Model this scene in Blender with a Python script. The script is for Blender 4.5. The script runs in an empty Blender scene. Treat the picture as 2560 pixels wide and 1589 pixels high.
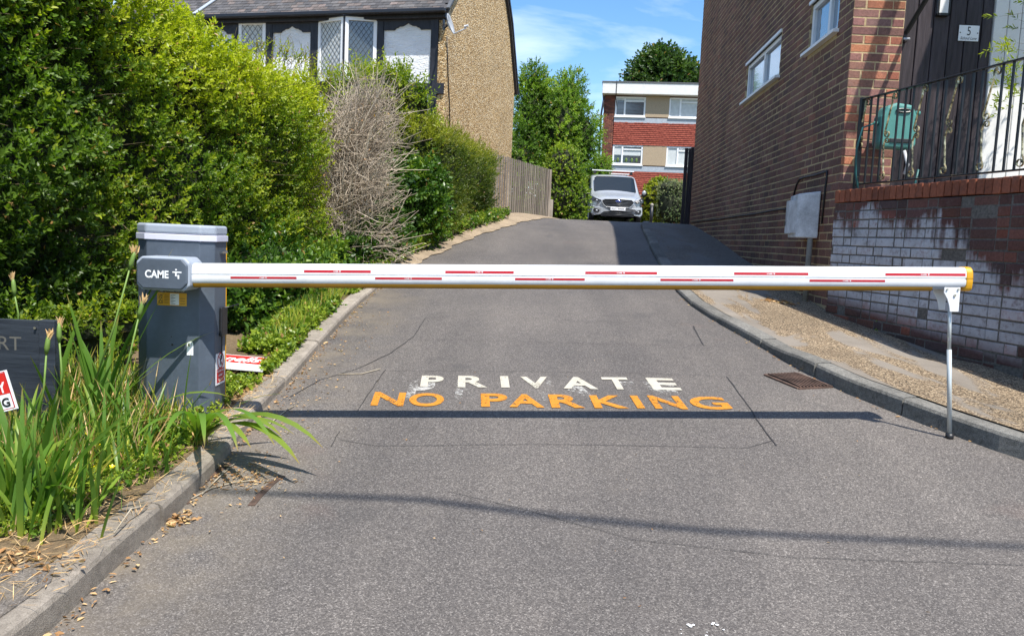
import bpy, math, random
import numpy as np
from mathutils import Vector, Matrix, noise as mnoise
random.seed(7); RNG = np.random.default_rng(11)
S = bpy.context.scene; COL = S.collection
# ------------------------------------------------------------------ camera
F_PX = 2000.0; PW, PH = 2560.0, 1589.0
PITCH = math.atan(202/2000.0); ROLL = 0.0445
EYE = np.array([0.0, 0.0, 1.5])
_F = np.array([0, math.cos(PITCH), -math.sin(PITCH)])
_R0 = np.array([1.0, 0, 0]); _U0 = np.array([0, math.sin(PITCH), math.cos(PITCH)])
_R = _R0*math.cos(ROLL)+_U0*math.sin(ROLL); _U = -_R0*math.sin(ROLL)+_U0*math.cos(ROLL)
cd = bpy.data.cameras.new('camera'); cam = bpy.data.objects.new('camera', cd); COL.objects.link(cam)
cd.sensor_width = 36.0; cd.lens = 36.0*F_PX/PW; cd.clip_start = 0.05; cd.clip_end = 2000
cam.matrix_world = Matrix(((_R[0], _U[0], -_F[0], EYE[0]), (_R[1], _U[1], -_F[1], EYE[1]), (_R[2], _U[2], -_F[2], EYE[2]), (0, 0, 0, 1)))
S.camera = cam
# ------------------------------------------------------------------ light
SUN_EL = math.radians(61.0); SUN_H = np.array([0.50, -0.8660])          # horizontal direction towards the sun
w = bpy.data.worlds.new('World'); S.world = w; w.use_nodes = True
nt = w.node_tree; nt.nodes.clear()
sky = nt.nodes.new('ShaderNodeTexSky'); sky.sky_type = 'NISHITA'; sky.sun_disc = False
sky.sun_elevation = SUN_EL; sky.sun_rotation = math.atan2(SUN_H[0], SUN_H[1]); sky.altitude = 50
sky.air_density = 1.0; sky.dust_density = 0.6; sky.ozone_density = 2.2
tc = nt.nodes.new('ShaderNodeTexCoord'); mp = nt.nodes.new('ShaderNodeMapping'); mp.inputs['Scale'].default_value = (1.0, 1.0, 4.5)
mp.inputs['Rotation'].default_value = (0, 0.12, 0.5)
nt.links.new(tc.outputs['Generated'], mp.inputs['Vector'])
cn = nt.nodes.new('ShaderNodeTexNoise'); cn.inputs['Scale'].default_value = 2.6; cn.inputs['Detail'].default_value = 7; cn.inputs['Roughness'].default_value = 0.55
cn.inputs['Distortion'].default_value = 0.35
nt.links.new(mp.outputs['Vector'], cn.inputs['Vector'])
cr = nt.nodes.new('ShaderNodeValToRGB'); cr.color_ramp.elements[0].position = 0.49; cr.color_ramp.elements[1].position = 0.80
cr.color_ramp.elements[1].color = (0.75, 0.75, 0.75, 1)
nt.links.new(cn.outputs['Fac'], cr.inputs['Fac'])
mx = nt.nodes.new('ShaderNodeMix'); mx.data_type = 'RGBA'
hs = nt.nodes.new('ShaderNodeHueSaturation'); hs.inputs['Saturation'].default_value = 1.25; hs.inputs['Value'].default_value = 1.0
nt.links.new(sky.outputs['Color'], hs.inputs['Color'])
nt.links.new(cr.outputs['Color'], mx.inputs['Factor']); nt.links.new(hs.outputs['Color'], mx.inputs[6]); mx.inputs[7].default_value = (7.5, 7.9, 8.6, 1)
bg = nt.nodes.new('ShaderNodeBackground'); bg.inputs['Strength'].default_value = 0.125
wo = nt.nodes.new('ShaderNodeOutputWorld'); nt.links.new(mx.outputs[2], bg.inputs['Color']); nt.links.new(bg.outputs[0], wo.inputs['Surface'])
sl = bpy.data.lights.new('sun', 'SUN'); sl.energy = 4.3; sl.angle = math.radians(0.53); sl.color = (1.0, 0.95, 0.87)
so = bpy.data.objects.new('sun', sl); COL.objects.link(so)
so.rotation_euler = Vector((SUN_H[0]*math.cos(SUN_EL), SUN_H[1]*math.cos(SUN_EL), math.sin(SUN_EL))).to_track_quat('Z', 'Y').to_euler()
so.location = (3, -8, 20)
S.view_settings.view_transform = 'Standard'; S.view_settings.look = 'None'; S.view_settings.gamma = 1.0
S.cycles.caustics_reflective = False; S.cycles.caustics_refractive = False; S.view_settings.use_curve_mapping = False; S.view_settings.exposure = 0.84
# ------------------------------------------------------------------ ground heights (metres)
_py = np.array([-6, -4, 0, 2.44, 4.17, 7.25, 9.4, 10.9, 13, 15.4, 18, 30, 60, 400.]); _pz = np.array([-.6, -.4, -.01, .272, .492, .87, 1.115, 1.27, 1.55, 1.80, 1.95, 2.18, 2.5, 6.])
_ty = np.arange(-6, 80, .1); _tz = np.interp(_ty, _py, _pz); _k = np.hanning(13); _k /= _k.sum(); _ts = np.convolve(np.pad(_tz, 6, 'edge'), _k, 'valid')
_ts[:8] = _tz[:8]; _ts[-8:] = _tz[-8:]
def gz(X, Y):
    X = np.asarray(X, float); Y = np.asarray(Y, float)
    b = np.where(Y > 79, np.interp(Y, _py, _pz), np.interp(Y, _ty, _ts))
    return b + .038*np.clip(X-.3, -3, 3.2)*np.clip((14-Y)/8, 0, 1)
LK = np.array([(-6, .0), (-4, .25), (-2.6, .75), (-1.85, 1.3), (-1.52, 1.8), (-1.41, 2.3), (-1.38, 2.8), (-1.34, 3.2), (-1.34, 3.6), (-1.38, 4.3), (-1.38, 5.0), (-1.40, 5.7), (-1.41, 6.6), (-1.38, 8.0), (-1.30, 9.4)])
LE = np.array([(-1.30, 9.4), (-1.05, 10.8), (-.79, 12.0), (-.2, 14.1), (.35, 16.5), (.8, 19), (1.25, 22), (1.5, 26), (1.5, 31)])
RK = np.array([(8, 1.0), (5.5, 2.0), (4.2, 2.7), (3.2, 3.2), (2.51, 3.80), (2.28, 4.27), (2.05, 4.85), (1.92, 5.49), (1.82, 6.23), (1.71, 6.89), (1.66, 7.4), (1.67, 8.21), (1.83, 10.1), (2.0, 12.0), (2.19, 13.82), (2.35, 15.2), (2.6, 16.6)])
def lx(Y): return np.interp(Y, np.r_[LK[:, 1], LE[1:, 1]], np.r_[LK[:, 0], LE[1:, 0]])
def rx(Y): return np.interp(Y, RK[:, 1], RK[:, 0])
def lkh(Y): return np.interp(Y, [2, 3.2, 4, 9.4, 12], [.105, .10, .06, .05, .02])
def rkh(Y): return np.interp(Y, [3.5, 4.5, 5.4, 5.65, 8.5, 16], [.115, .105, .09, .06, .05, .08])
def vz(X, Y):                                                            # verge on the left
    d = np.maximum(0, lx(Y)-np.asarray(X, float)-.12)
    return gz(X, Y)+lkh(Y)+.05*np.minimum(d, 3)+.02*np.sin(np.asarray(X)*7+Y*3)*np.minimum(1, d*4)
def pz_(X, Y):                                                           # pavement on the right
    d = np.maximum(0, np.asarray(X, float)-rx(Y)-.12)
    return gz(np.minimum(X, rx(Y)), Y)+rkh(Y)-.012*d
# ------------------------------------------------------------------ from a photograph pixel to a point in space
def ray(x, y): return _F+_R*(x-PW/2)/F_PX-_U*(y-PH/2)/F_PX
def atY(x, y, Y):
    d = ray(x, y); return EYE+d*(Y/d[1])
def onto(x, y, P, n):
    d = ray(x, y); n = np.asarray(n, float); t = np.dot(np.asarray(P, float)-EYE, n)/np.dot(d, n); return EYE+d*t
def ongnd(x, y, fz=gz):
    d = ray(x, y); t = np.arange(1.2, 60, .01); p = EYE[:, None]+d[:, None]*t/d[1]
    k = np.argmax(p[2] < fz(p[0], p[1])); return p[:, k]
# ------------------------------------------------------------------ object helpers
def W(o):
    m = o.matrix_basis.copy()
    return W(o.parent) @ o.matrix_parent_inverse @ m if o.parent else m
def adopt(o, par):
    if par is not None: o.parent = par; o.matrix_parent_inverse = W(par).inverted()
    return o
def tag(o, label=None, cat=None, group=None, kind=None):
    if label: o['label'] = label
    if cat: o['category'] = cat
    if group: o['group'] = group
    if kind: o['kind'] = kind
    return o
def thing(name, label=None, cat=None, loc=(0, 0, 0), group=None, kind=None):
    o = bpy.data.objects.new(name, None); o.location = [float(c) for c in loc]; o.empty_display_size = .2; COL.objects.link(o)
    return tag(o, label, cat, group, kind)
def mesh_np(name, V, Fc, mat, par=None, smooth=False, col=None, attr='tint'):
    V = np.asarray(V, np.float32); Fc = np.asarray(Fc, np.int32)
    me = bpy.data.meshes.new(name); me.vertices.add(len(V)); me.vertices.foreach_set('co', V.ravel())
    n, k = Fc.shape; me.loops.add(n*k); me.loops.foreach_set('vertex_index', Fc.ravel())
    me.polygons.add(n); me.polygons.foreach_set('loop_start', np.arange(0, n*k, k, dtype=np.int32)); me.polygons.foreach_set('loop_total', np.full(n, k, np.int32))
    me.polygons.foreach_set('use_smooth', np.full(n, smooth)); me.update(calc_edges=True)
    if col is not None:
        a = me.color_attributes.new(attr, 'FLOAT_COLOR', 'POINT'); a.data.foreach_set('color', np.asarray(col, np.float32).ravel())
    if mat: me.materials.append(mat)
    o = bpy.data.objects.new(name, me); COL.objects.link(o); return adopt(o, par)
def inst(name, me, loc, par=None, rot=None, color=None, scale=None):
    o = bpy.data.objects.new(name, me); COL.objects.link(o)
    if rot is not None:
        m = Matrix([list(map(float, r)) for r in rot]).to_4x4(); m.translation = Vector([float(c) for c in loc]); o.matrix_basis = m
    else: o.location = [float(c) for c in loc]
    if scale is not None: o.scale = scale
    if color is not None: o.color = color
    return adopt(o, par)
def unit(v): v = np.asarray(v, float); return v/np.linalg.norm(v)
BOXF = [(0, 3, 2, 1), (4, 5, 6, 7), (0, 1, 5, 4), (1, 2, 6, 5), (2, 3, 7, 6), (3, 0, 4, 7)]
class MB:
    def __init__(s): s.v = []; s.f = []; s.m = []
    def add(s, V, Fs, mi=0):
        b = len(s.v); s.v += [tuple(map(float, p)) for p in V]; s.f += [tuple(b+i for i in f) for f in Fs]; s.m += [mi]*len(Fs); return s
    def hexa(s, P, mi=0): return s.add(P, BOXF, mi)                      # 8 corners: bottom ring then top ring
    def box(s, c, d, rz=0, mi=0):
        c = np.asarray(c, float); x, y, z = [k/2 for k in d]; ca, sa = math.cos(rz), math.sin(rz)
        P = [(c[0]+a*x*ca-b*y*sa, c[1]+a*x*sa+b*y*ca, c[2]+e*z) for e in (-1, 1) for a, b in ((-1, -1), (1, -1), (1, 1), (-1, 1))]
        return s.hexa(P, mi)
    def obox(s, O, A, B, C, mi=0):                                       # corner + three edge vectors
        O, A, B, C = [np.asarray(k, float) for k in (O, A, B, C)]
        if np.dot(np.cross(A, B), C) < 0: A, B = B, A
        return s.hexa([O, O+A, O+A+B, O+B, O+C, O+A+C, O+A+B+C, O+B+C], mi)
    def prism(s, poly, O, A, B, C, mi=0):                                # polygon in the A,B plane swept along C
        O, A, B, C = [np.asarray(k, float) for k in (O, A, B, C)]; n = len(poly)
        p = [O+A*u+B*v for u, v in poly]; q = [k+C for k in p]
        fl = np.dot(np.cross(A, B), C) > 0
        ar = sum(poly[i][0]*poly[(i+1) % n][1]-poly[(i+1) % n][0]*poly[i][1] for i in range(n)) > 0
        base = tuple(range(n)); top = tuple(range(n, 2*n)); side = [(i, (i+1) % n, n+(i+1) % n, n+i) for i in range(n)]
        if fl == ar: fs = [base[::-1], top]+side
        else: fs = [base, top[::-1]]+[k[::-1] for k in side]
        return s.add(p+q, fs, mi)
    def tube(s, path, r, n=6, mi=0, cap=True):
        P = [np.asarray(p, float) for p in path]; R = r if hasattr(r, '__len__') else [r]*len(P); V = []; up = np.array([0, 0, 1.0])
        t0 = unit(P[1]-P[0]); a = np.cross(t0, up if abs(t0[2]) < .9 else np.array([1.0, 0, 0])); a = unit(a)
        for i, p in enumerate(P):
            t = unit(P[min(i+1, len(P)-1)]-P[max(i-1, 0)]); a = a-t*np.dot(a, t); a = unit(a); b = np.cross(t, a)
            V += [p+R[i]*(a*math.cos(2*math.pi*k/n)+b*math.sin(2*math.pi*k/n)) for k in range(n)]
        fs = [(i*n+k, i*n+(k+1) % n, (i+1)*n+(k+1) % n, (i+1)*n+k) for i in range(len(P)-1) for k in range(n)]
        if cap: fs += [tuple(range(n))[::-1], tuple(range((len(P)-1)*n, len(P)*n))]
        return s.add(V, fs, mi)
    def ball(s, c, r, nu=10, nv=6, mi=0):
        rr = np.array(r if hasattr(r, '__len__') else (r, r, r), float); V = []; c = np.asarray(c, float)
        for j in range(1, nv):
            th = math.pi*j/nv
            V += [c+rr*np.array([math.sin(th)*math.cos(2*math.pi*i/nu), math.sin(th)*math.sin(2*math.pi*i/nu), math.cos(th)]) for i in range(nu)]
        V += [c+rr*np.array([0, 0, 1]), c-rr*np.array([0, 0, 1])]; T = len(V)-2; B = len(V)-1
        fs = [(j*nu+i, (j+1)*nu+i, (j+1)*nu+(i+1) % nu, j*nu+(i+1) % nu) for j in range(nv-2) for i in range(nu)]
        fs += [(T, i, (i+1) % nu) for i in range(nu)]+[(B, (nv-2)*nu+(i+1) % nu, (nv-2)*nu+i) for i in range(nu)]
        return s.add(V, fs, mi)
    def grid(s, P, mi=0, flip=False):                                     # P[i][j] points
        a, b = len(P), len(P[0]); V = [p for r in P for p in r]
        fs = [(i*b+j, (i+1)*b+j, (i+1)*b+j+1, i*b+j+1) for i in range(a-1) for j in range(b-1)]
        return s.add(V, [f[::-1] for f in fs] if flip else fs, mi)
    def mesh(s, name, mats, smooth=False):
        me = bpy.data.meshes.new(name); me.from_pydata(s.v, [], s.f)
        for m in (mats if isinstance(mats, (list, tuple)) else [mats]): me.materials.append(m)
        for p, m in zip(me.polygons, s.m): p.material_index = m; p.use_smooth = smooth
        me.update(); return me
    def build(s, name, mats, par=None, smooth=False, bevel=0, seg=2):
        o = bpy.data.objects.new(name, s.mesh(name, mats, smooth)); COL.objects.link(o)
        if bevel:
            b = o.modifiers.new('bevel', 'BEVEL'); b.width = bevel; b.segments = seg; b.limit_method = 'ANGLE'; b.angle_limit = math.radians(35)
        return adopt(o, par)
# ------------------------------------------------------------------ node helpers
class NT:
    def __init__(s, name):
        s.mat = bpy.data.materials.new(name); s.mat.use_nodes = True; s.t = s.mat.node_tree; s.t.nodes.clear()
        s.out = s.t.nodes.new('ShaderNodeOutputMaterial'); g = s.t.nodes.new('ShaderNodeNewGeometry'); s.pos = g.outputs['Position']; s.geo = g
        s.p = s.t.nodes.new('ShaderNodeBsdfPrincipled'); s.t.links.new(s.p.outputs[0], s.out.inputs[0])
    def put(s, k, v):
        if isinstance(v, bpy.types.NodeSocket): s.t.links.new(v, k)
        elif v is not None: k.default_value = (tuple(v)+(1,) if hasattr(v, '__len__') and len(v) == 3 and len(k.default_value) == 4 else v) if hasattr(k, 'default_value') else v
    def n(s, typ, **kw):
        nd = s.t.nodes.new(typ)
        for k, v in kw.items(): setattr(nd, k, v)
        return nd
    def map(s, v=None, sc=(1, 1, 1), loc=(0, 0, 0), rot=(0, 0, 0)):
        m = s.n('ShaderNodeMapping'); s.put(m.inputs[0], v or s.pos); m.inputs['Scale'].default_value = sc; m.inputs['Location'].default_value = loc; m.inputs['Rotation'].default_value = rot
        return m.outputs[0]
    def noise(s, sc=5, det=3, ro=.5, v=None, dist=0, col=False):
        m = s.n('ShaderNodeTexNoise'); s.put(m.inputs['Vector'], v or s.pos); m.inputs['Scale'].default_value = sc; m.inputs['Detail'].default_value = det
        m.inputs['Roughness'].default_value = ro; m.inputs['Distortion'].default_value = dist; return m.outputs['Color' if col else 'Fac']
    def voro(s, sc=5, v=None, feat='F1', out='Distance', rnd=1):
        m = s.n('ShaderNodeTexVoronoi', feature=feat); s.put(m.inputs['Vector'], v or s.pos); m.inputs['Scale'].default_value = sc; m.inputs['Randomness'].default_value = rnd
        return m.outputs[out]
    def ramp(s, f, st, mode='LINEAR'):
        m = s.n('ShaderNodeValToRGB'); e = m.color_ramp; e.interpolation = mode
        while len(e.elements) < len(st): e.elements.new(.5)
        for k, (p, c) in zip(e.elements, st): k.position = p; k.color = (c, c, c, 1) if not hasattr(c, '__len__') else tuple(c)+(1,)
        s.put(m.inputs[0], f); return m.outputs[0]
    def mix(s, f, a, b, mode='MIX'):
        m = s.n('ShaderNodeMix', data_type='RGBA', blend_type=mode); s.put(m.inputs[0], f); s.put(m.inputs[6], a); s.put(m.inputs[7], b); return m.outputs[2]
    def m(s, op, a, b=None, c=None):
        k = s.n('ShaderNodeMath', operation=op); s.put(k.inputs[0], a)
        if b is not None: s.put(k.inputs[1], b)
        if c is not None: s.put(k.inputs[2], c)
        return k.outputs[0]
    def sep(s, v=None):
        k = s.n('ShaderNodeSeparateXYZ'); s.put(k.inputs[0], v or s.pos); return k.outputs
    def attr(s, name='tint'): return s.n('ShaderNodeAttribute', attribute_name=name).outputs['Color']
    def ocol(s): return s.n('ShaderNodeObjectInfo').outputs['Color']
    def ornd(s): return s.n('ShaderNodeObjectInfo').outputs['Random']
    def bump(s, h, st=.4, dist=.01, nrm=None):
        b = s.n('ShaderNodeBump'); b.inputs['Strength'].default_value = st; b.inputs['Distance'].default_value = dist; s.put(b.inputs['Height'], h)
        if nrm is not None: s.put(b.inputs['Normal'], nrm)
        s.put(s.p.inputs['Normal'], b.outputs[0]); return b.outputs[0]
    def fin(s, col=None, rough=None, metal=None, spec=None, alpha=None, coat=None):
        s.put(s.p.inputs['Base Color'], col); s.put(s.p.inputs['Roughness'], rough); s.put(s.p.inputs['Metallic'], metal)
        if spec is not None: s.put(s.p.inputs['Specular IOR Level'], spec)
        if alpha is not None: s.put(s.p.inputs['Alpha'], alpha)
        if coat is not None: s.put(s.p.inputs['Coat Weight'], coat)
        return s.mat
def paint(name, c, rough=.4, metal=0, var=.12, sc=6, bump=0, spec=.5, coat=None):
    n = NT(name); f = n.noise(sc, 5, .6); d = tuple(k*(1-var*1.6) for k in c); l = tuple(min(1, k*(1+var*.6)) for k in c)
    g = n.noise(sc*14, 3, .6); f2 = n.m('ADD', n.m('MULTIPLY', f, .75), n.m('MULTIPLY', g, .25))
    r = n.m('MULTIPLY_ADD', f, .25, rough-.1)
    if bump: n.bump(g, bump, .004)
    return n.fin(n.ramp(f2, [(.3, d), (.68, l)]), r, metal, spec, None, coat)
def leafmat(name, dark, mid, light, transl=.35, rough=.42):
    n = NT(name); a = n.attr(); r, g, b = n.sep(a)[0:3]
    c = n.ramp(r, [(0, dark), (.45, mid), (1, light)])
    c = n.mix(b, c, (.33, .19, .07))                                      # blue channel: dry leaf
    c = n.mix(1, c, n.ramp(g, [(0, .62), (1, 1.3)]), 'MULTIPLY')
    n.fin(c, rough, 0, .35)
    t = n.n('ShaderNodeBsdfTranslucent'); n.put(t.inputs[0], n.mix(1, c, (1.5, 1.7, .6), 'MULTIPLY'))
    m = n.n('ShaderNodeMixShader'); m.inputs[0].default_value = transl; n.put(m.inputs[1], n.p.outputs[0]); n.put(m.inputs[2], t.outputs[0]); n.put(n.out.inputs[0], m.outputs[0])
    return n.mat
# ------------------------------------------------------------------ materials
def m_asphalt():
    n = NT('asphalt'); big = n.noise(.7, 4, .6); med = n.noise(5, 4, .6); sp = n.voro(210, out='Color'); s1 = n.sep(sp)[0]; fine = n.noise(330, 2, .7); vd = n.voro(210)
    f = n.m('ADD', n.m('MULTIPLY', s1, .48), n.m('MULTIPLY', fine, .52))
    c = n.ramp(f, [(.22, (.056, .052, .050)), (.5, (.105, .097, .093)), (.68, (.150, .139, .131)), (.83, (.36, .34, .32))])
    c = n.mix(1, c, n.ramp(big, [(.3, (.82, .81, .81)), (.7, (1.14, 1.11, 1.07))]), 'MULTIPLY')
    trk = n.noise(1.0, 4, .6, n.map(sc=(1.6, .16, 1), rot=(0, 0, -.04))); c = n.mix(1, c, n.ramp(trk, [(.36, (.86, .855, .85)), (.62, (1.10, 1.085, 1.06))]), 'MULTIPLY')
    oil = n.ramp(n.noise(2.1, 2, .5, n.map(loc=(3, 8, 0))), [(.66, 0), (.80, .45)]); c = n.mix(oil, c, (.045, .044, .045))
    c = n.mix(n.ramp(med, [(.55, 0), (.8, .22)]), c, (.16, .14, .12))
    x, y, z = n.sep()[0:3]
    dust = n.m('MULTIPLY', n.ramp(n.m('ABSOLUTE', n.m('ADD', x, -.2)), [(1.0, 0), (1.0, 0)]), 0)
    ed = n.m('MULTIPLY', n.ramp(n.m('MULTIPLY', n.m('ADD', x, 1.4), 1), [(0, 1), (.65, 0)]), n.ramp(n.noise(2.2, 5, .7), [(.38, 0), (.66, .8)]))
    c = n.mix(ed, c, (.20, .165, .12))
    rust = n.ramp(n.noise(1.3, 3, .5, n.map(loc=(5, 2, 0))), [(.68, 0), (.78, .3)]); c = n.mix(rust, c, (.16, .10, .08))
    n.bump(n.m('ADD', n.m('MULTIPLY', vd, -.8), fine), .45, .004)
    return n.fin(c, n.m('MULTIPLY_ADD', fine, .2, .68), 0, .35)
ASPH = m_asphalt()
def m_pavement():
    n = NT('pavement_concrete'); big = n.noise(1.6, 5, .65, dist=.4); sp = n.sep(n.voro(150, out='Color'))[0]; fine = n.noise(260, 3, .7)
    agg = n.ramp(n.m('ADD', n.m('MULTIPLY', sp, .6), n.m('MULTIPLY', fine, .4)), [(.28, (.05, .038, .028)), (.46, (.165, .122, .08)), (.6, (.27, .195, .12)), (.78, (.50, .40, .27))])
    smooth = n.ramp(fine, [(.3, (.17, .148, .122)), (.7, (.27, .238, .20))])
    pos2 = n.map(sc=(1.5, .5, 1), rot=(0, 0, .25), loc=(0.1, .3, 0)); patch = n.ramp(n.noise(1.15, 4, .6, pos2, .5), [(.49, 0), (.53, 1)])
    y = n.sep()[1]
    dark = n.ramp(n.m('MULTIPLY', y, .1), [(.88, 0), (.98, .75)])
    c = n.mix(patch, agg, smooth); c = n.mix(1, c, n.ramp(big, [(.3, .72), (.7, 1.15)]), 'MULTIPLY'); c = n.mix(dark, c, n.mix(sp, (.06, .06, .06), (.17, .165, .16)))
    n.bump(n.m('MULTIPLY', n.m('ADD', sp, fine), n.m('SUBTRACT', 1.15, patch)), .5, .006)
    return n.fin(c, .85, 0, .25)
PAVE = m_pavement()
def m_conc(name, a, b, sc=30, moss=0):
    n = NT(name); f = n.noise(sc, 6, .7); g = n.noise(2.5, 4, .6); h = n.noise(220, 2, .6)
    c = n.ramp(n.m('ADD', n.m('MULTIPLY', f, .5), n.m('MULTIPLY', h, .5)), [(.3, a), (.65, b)]); c = n.mix(1, c, n.ramp(g, [(.3, .7), (.7, 1.12)]), 'MULTIPLY'); c = n.mix(1, c, n.ramp(n.ornd(), [(0, .80), (1, 1.12)]), 'MULTIPLY') if 'kerb' in name else c
    if moss: c = n.mix(n.ramp(n.noise(9, 4, .7), [(.6, 0), (.72, moss)]), c, (.07, .085, .035))
    n.bump(n.m('ADD', f, h), .5, .006); return n.fin(c, .9, 0, .2)
KERB = m_conc('kerb_concrete', (.14, .12, .10), (.38, .335, .28), 25, .35)
KERBD = m_conc('kerb_stone_dark', (.05, .05, .047), (.27, .26, .235), 40)
SOIL = m_conc('soil_and_litter', (.05, .036, .022), (.22, .16, .095), 45, .5)
GRND = m_conc('rough_ground', (.06, .06, .03), (.16, .15, .08), 6, .6)
STONE = m_conc('stone', (.2, .18, .15), (.42, .38, .32), 12)
LAND = m_conc('landing_concrete', (.16, .15, .14), (.3, .28, .26), 12)
DARK = paint('dark_void', (.012, .012, .012), .9)
def m_brick(name, use_attr, wash=False, face=.09):
    n = NT(name); base = n.attr() if use_attr else n.ocol(); f = n.noise(60, 5, .7); g = n.noise(9, 3, .6); h = n.noise(300, 2, .6)
    c = n.mix(1, base, n.ramp(f, [(.3, .7), (.72, 1.3)]), 'MULTIPLY'); c = n.mix(n.ramp(g, [(.52, 0), (.8, .5)]), c, (.075, .055, .05))
    c = n.mix(n.ramp(h, [(.62, 0), (.8, .35)]), c, (.35, .25, .2))
    st = n.noise(1.0, 4, .6, n.map(sc=(1.1, 1.1, .35))); c = n.mix(1, c, n.ramp(st, [(.32, (.66, .66, .68)), (.66, (1.18, 1.14, 1.10))]), 'MULTIPLY')
    blm = n.ramp(n.noise(3.2, 5, .75), [(.60, 0), (.74, .32)]); c = n.mix(blm, c, (.22, .19, .17))
    if wash:
        x, y, z = n.sep()[0:3]
        drip = n.noise(1.0, 3, .6, n.map(sc=(1, 26, .9))); blob = n.noise(3.0, 4, .6); wear = n.noise(22, 5, .75)
        # paint was brushed on between the ends of the wall, lower towards the near end
        edge = n.ramp(n.m('MULTIPLY', n.m('SUBTRACT', 7.45, y), .4), [(0, 1.80/2), (.28, 1.86/2), (.42, 1.78/2), (.62, 1.72/2), (.8, 1.50/2), (1, 1.25/2)])
        up = n.m('SUBTRACT', n.m('MULTIPLY', edge, 2.0), z)
        k = n.m('ADD', up, n.m('MULTIPLY', n.m('SUBTRACT', drip, .52), .38)); k = n.m('ADD', k, n.m('MULTIPLY', n.m('SUBTRACT', blob, .5), .8))
        msk = n.ramp(k, [(-.0, 0), (.13, 1)]); low = n.ramp(n.m('SUBTRACT', z, n.m('MULTIPLY_ADD', y, .115, .10)), [(.12, 0), (.26, 1)])
        near = n.ramp(n.m('MULTIPLY', n.m('SUBTRACT', y, 5.0), .5), [(0, .75), (.5, 1)])
        msk = n.m('MULTIPLY', n.m('MULTIPLY', msk, low), n.m('MULTIPLY', near, n.ramp(wear, [(.30, .35), (.50, 1)])))
        c = n.mix(msk, c, n.mix(n.noise(7, 4, .7), (.30, .30, .31), (.68, .68, .73)))
        c = n.mix(n.ramp(n.m('SUBTRACT', z, n.m('MULTIPLY_ADD', y, .115, .02)), [(0, .8), (.2, 0)]), c, (.035, .036, .026))
    n.bump(n.m('ADD', f, h), .5, .004); return n.fin(c, .82, 0, .25)
BRK_O = m_brick('brick_faces', False); BRK_A = m_brick('brick_faces_far', True); BRK_W = m_brick('brick_painted', False, True)
def m_mortar(name, a, b):
    n = NT(name); f = n.noise(50, 5, .7); g = n.noise(2, 3, .6); c = n.mix(1, n.ramp(f, [(.3, a), (.7, b)]), n.ramp(g, [(.3, .75), (.7, 1.1)]), 'MULTIPLY'); n.bump(f, .5, .004); return n.fin(c, .95, 0, .1)
MORT = m_mortar('mortar_sandy', (.34, .25, .14), (.60, .46, .27)); MORTG = m_mortar('mortar_grey', (.085, .078, .07), (.21, .19, .17))
def m_pebble():
    n = NT('pebbledash'); v = n.voro(42, out='Color'); s_ = n.sep(v); d = n.voro(42); f = n.noise(90, 3, .7); g = n.noise(1.2, 4, .6)
    c = n.ramp(n.m('ADD', n.m('MULTIPLY', s_[0], .7), n.m('MULTIPLY', f, .3)), [(.15, (.19, .11, .045)), (.4, (.47, .30, .13)), (.62, (.70, .49, .24)), (.85, (.9, .77, .54))])
    c = n.mix(n.ramp(d, [(.40, 0), (.75, .55)]), c, (.15, .10, .045)); c = n.mix(1, c, n.ramp(g, [(.3, .85), (.7, 1.1)]), 'MULTIPLY')
    n.bump(n.m('MULTIPLY', d, -1), 1, .02); return n.fin(c, .8, 0, .3)
PEB = m_pebble()
def m_render():
    n = NT('white_render'); f = n.noise(9, 4, .6, n.map(rot=(0, .7, .3), sc=(1, 1, 2.4)), 1.2); g = n.noise(2, 3, .5)
    c = n.ramp(g, [(.3, (.70, .72, .74)), (.7, (.84, .85, .86))]); n.bump(f, 1, .03); return n.fin(c, .75, 0, .3)
REN = m_render()
def m_tile():
    n = NT('roof_tile_clay'); b = n.ocol(); f = n.noise(14, 5, .7); g = n.noise(70, 4, .7)
    c = n.mix(1, b, n.ramp(f, [(.3, .75), (.7, 1.25)]), 'MULTIPLY'); c = n.mix(n.ramp(g, [(.62, 0), (.74, .5)]), c, (.30, .31, .27)); n.bump(g, .4, .004); return n.fin(c, .85, 0, .2)
TILE = m_tile()
def m_wood(name, a, b, sc=(30, 30, 1.5), use=True, rough=.85):
    n = NT(name); f = n.noise(1.0, 6, .65, n.map(sc=sc)); r = n.ornd(); c = n.ramp(f, [(.32, a), (.68, b)])
    if use: c = n.mix(1, c, n.ramp(r, [(0, .72), (1, 1.2)]), 'MULTIPLY')
    n.bump(f, .5, .006); return n.fin(c, rough, 0, .3)
FENCE = m_wood('weathered_timber', (.12, .098, .08), (.34, .295, .25)); CLAD = m_wood('black_stained_timber', (.020, .015, .017), (.058, .045, .05), (40, 40, 3), True, .5)
BEAM = m_wood('black_painted_beam', (.012, .013, .018), (.032, .034, .045), (20, 20, 4), False, .5); RUSTD = paint('dirty_iron', (.10, .062, .045), .85, .1, .5, 22, .5)
BARK = m_wood('bark', (.06, .045, .03), (.20, .16, .12), (20, 20, 5), False)
WHT = paint('white_upvc', (.78, .79, .80), .35, 0, .06); WHT2 = paint('white_painted_boards', (.72, .71, .68), .5, 0, .08)
def m_glass(name, tint, rough=.06):
    n = NT(name); return n.fin(tint, rough, 0, 1.0, None, 1.0)
GLS = m_glass('window_glass', (.035, .05, .06)); GLSD = paint('windscreen_glass', (.012, .018, .024), .08, 0, .05, 3, 0, .5); GLSM = m_glass('obscured_glass', (.10, .17, .25), .12)
LEAD = paint('lead_strip', (.10, .105, .11), .5); GUT = paint('black_gutter', (.014, .015, .02), .35); LEADP = paint('pale_lead', (.38, .42, .47), .5, 0, .15, 12)
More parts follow.
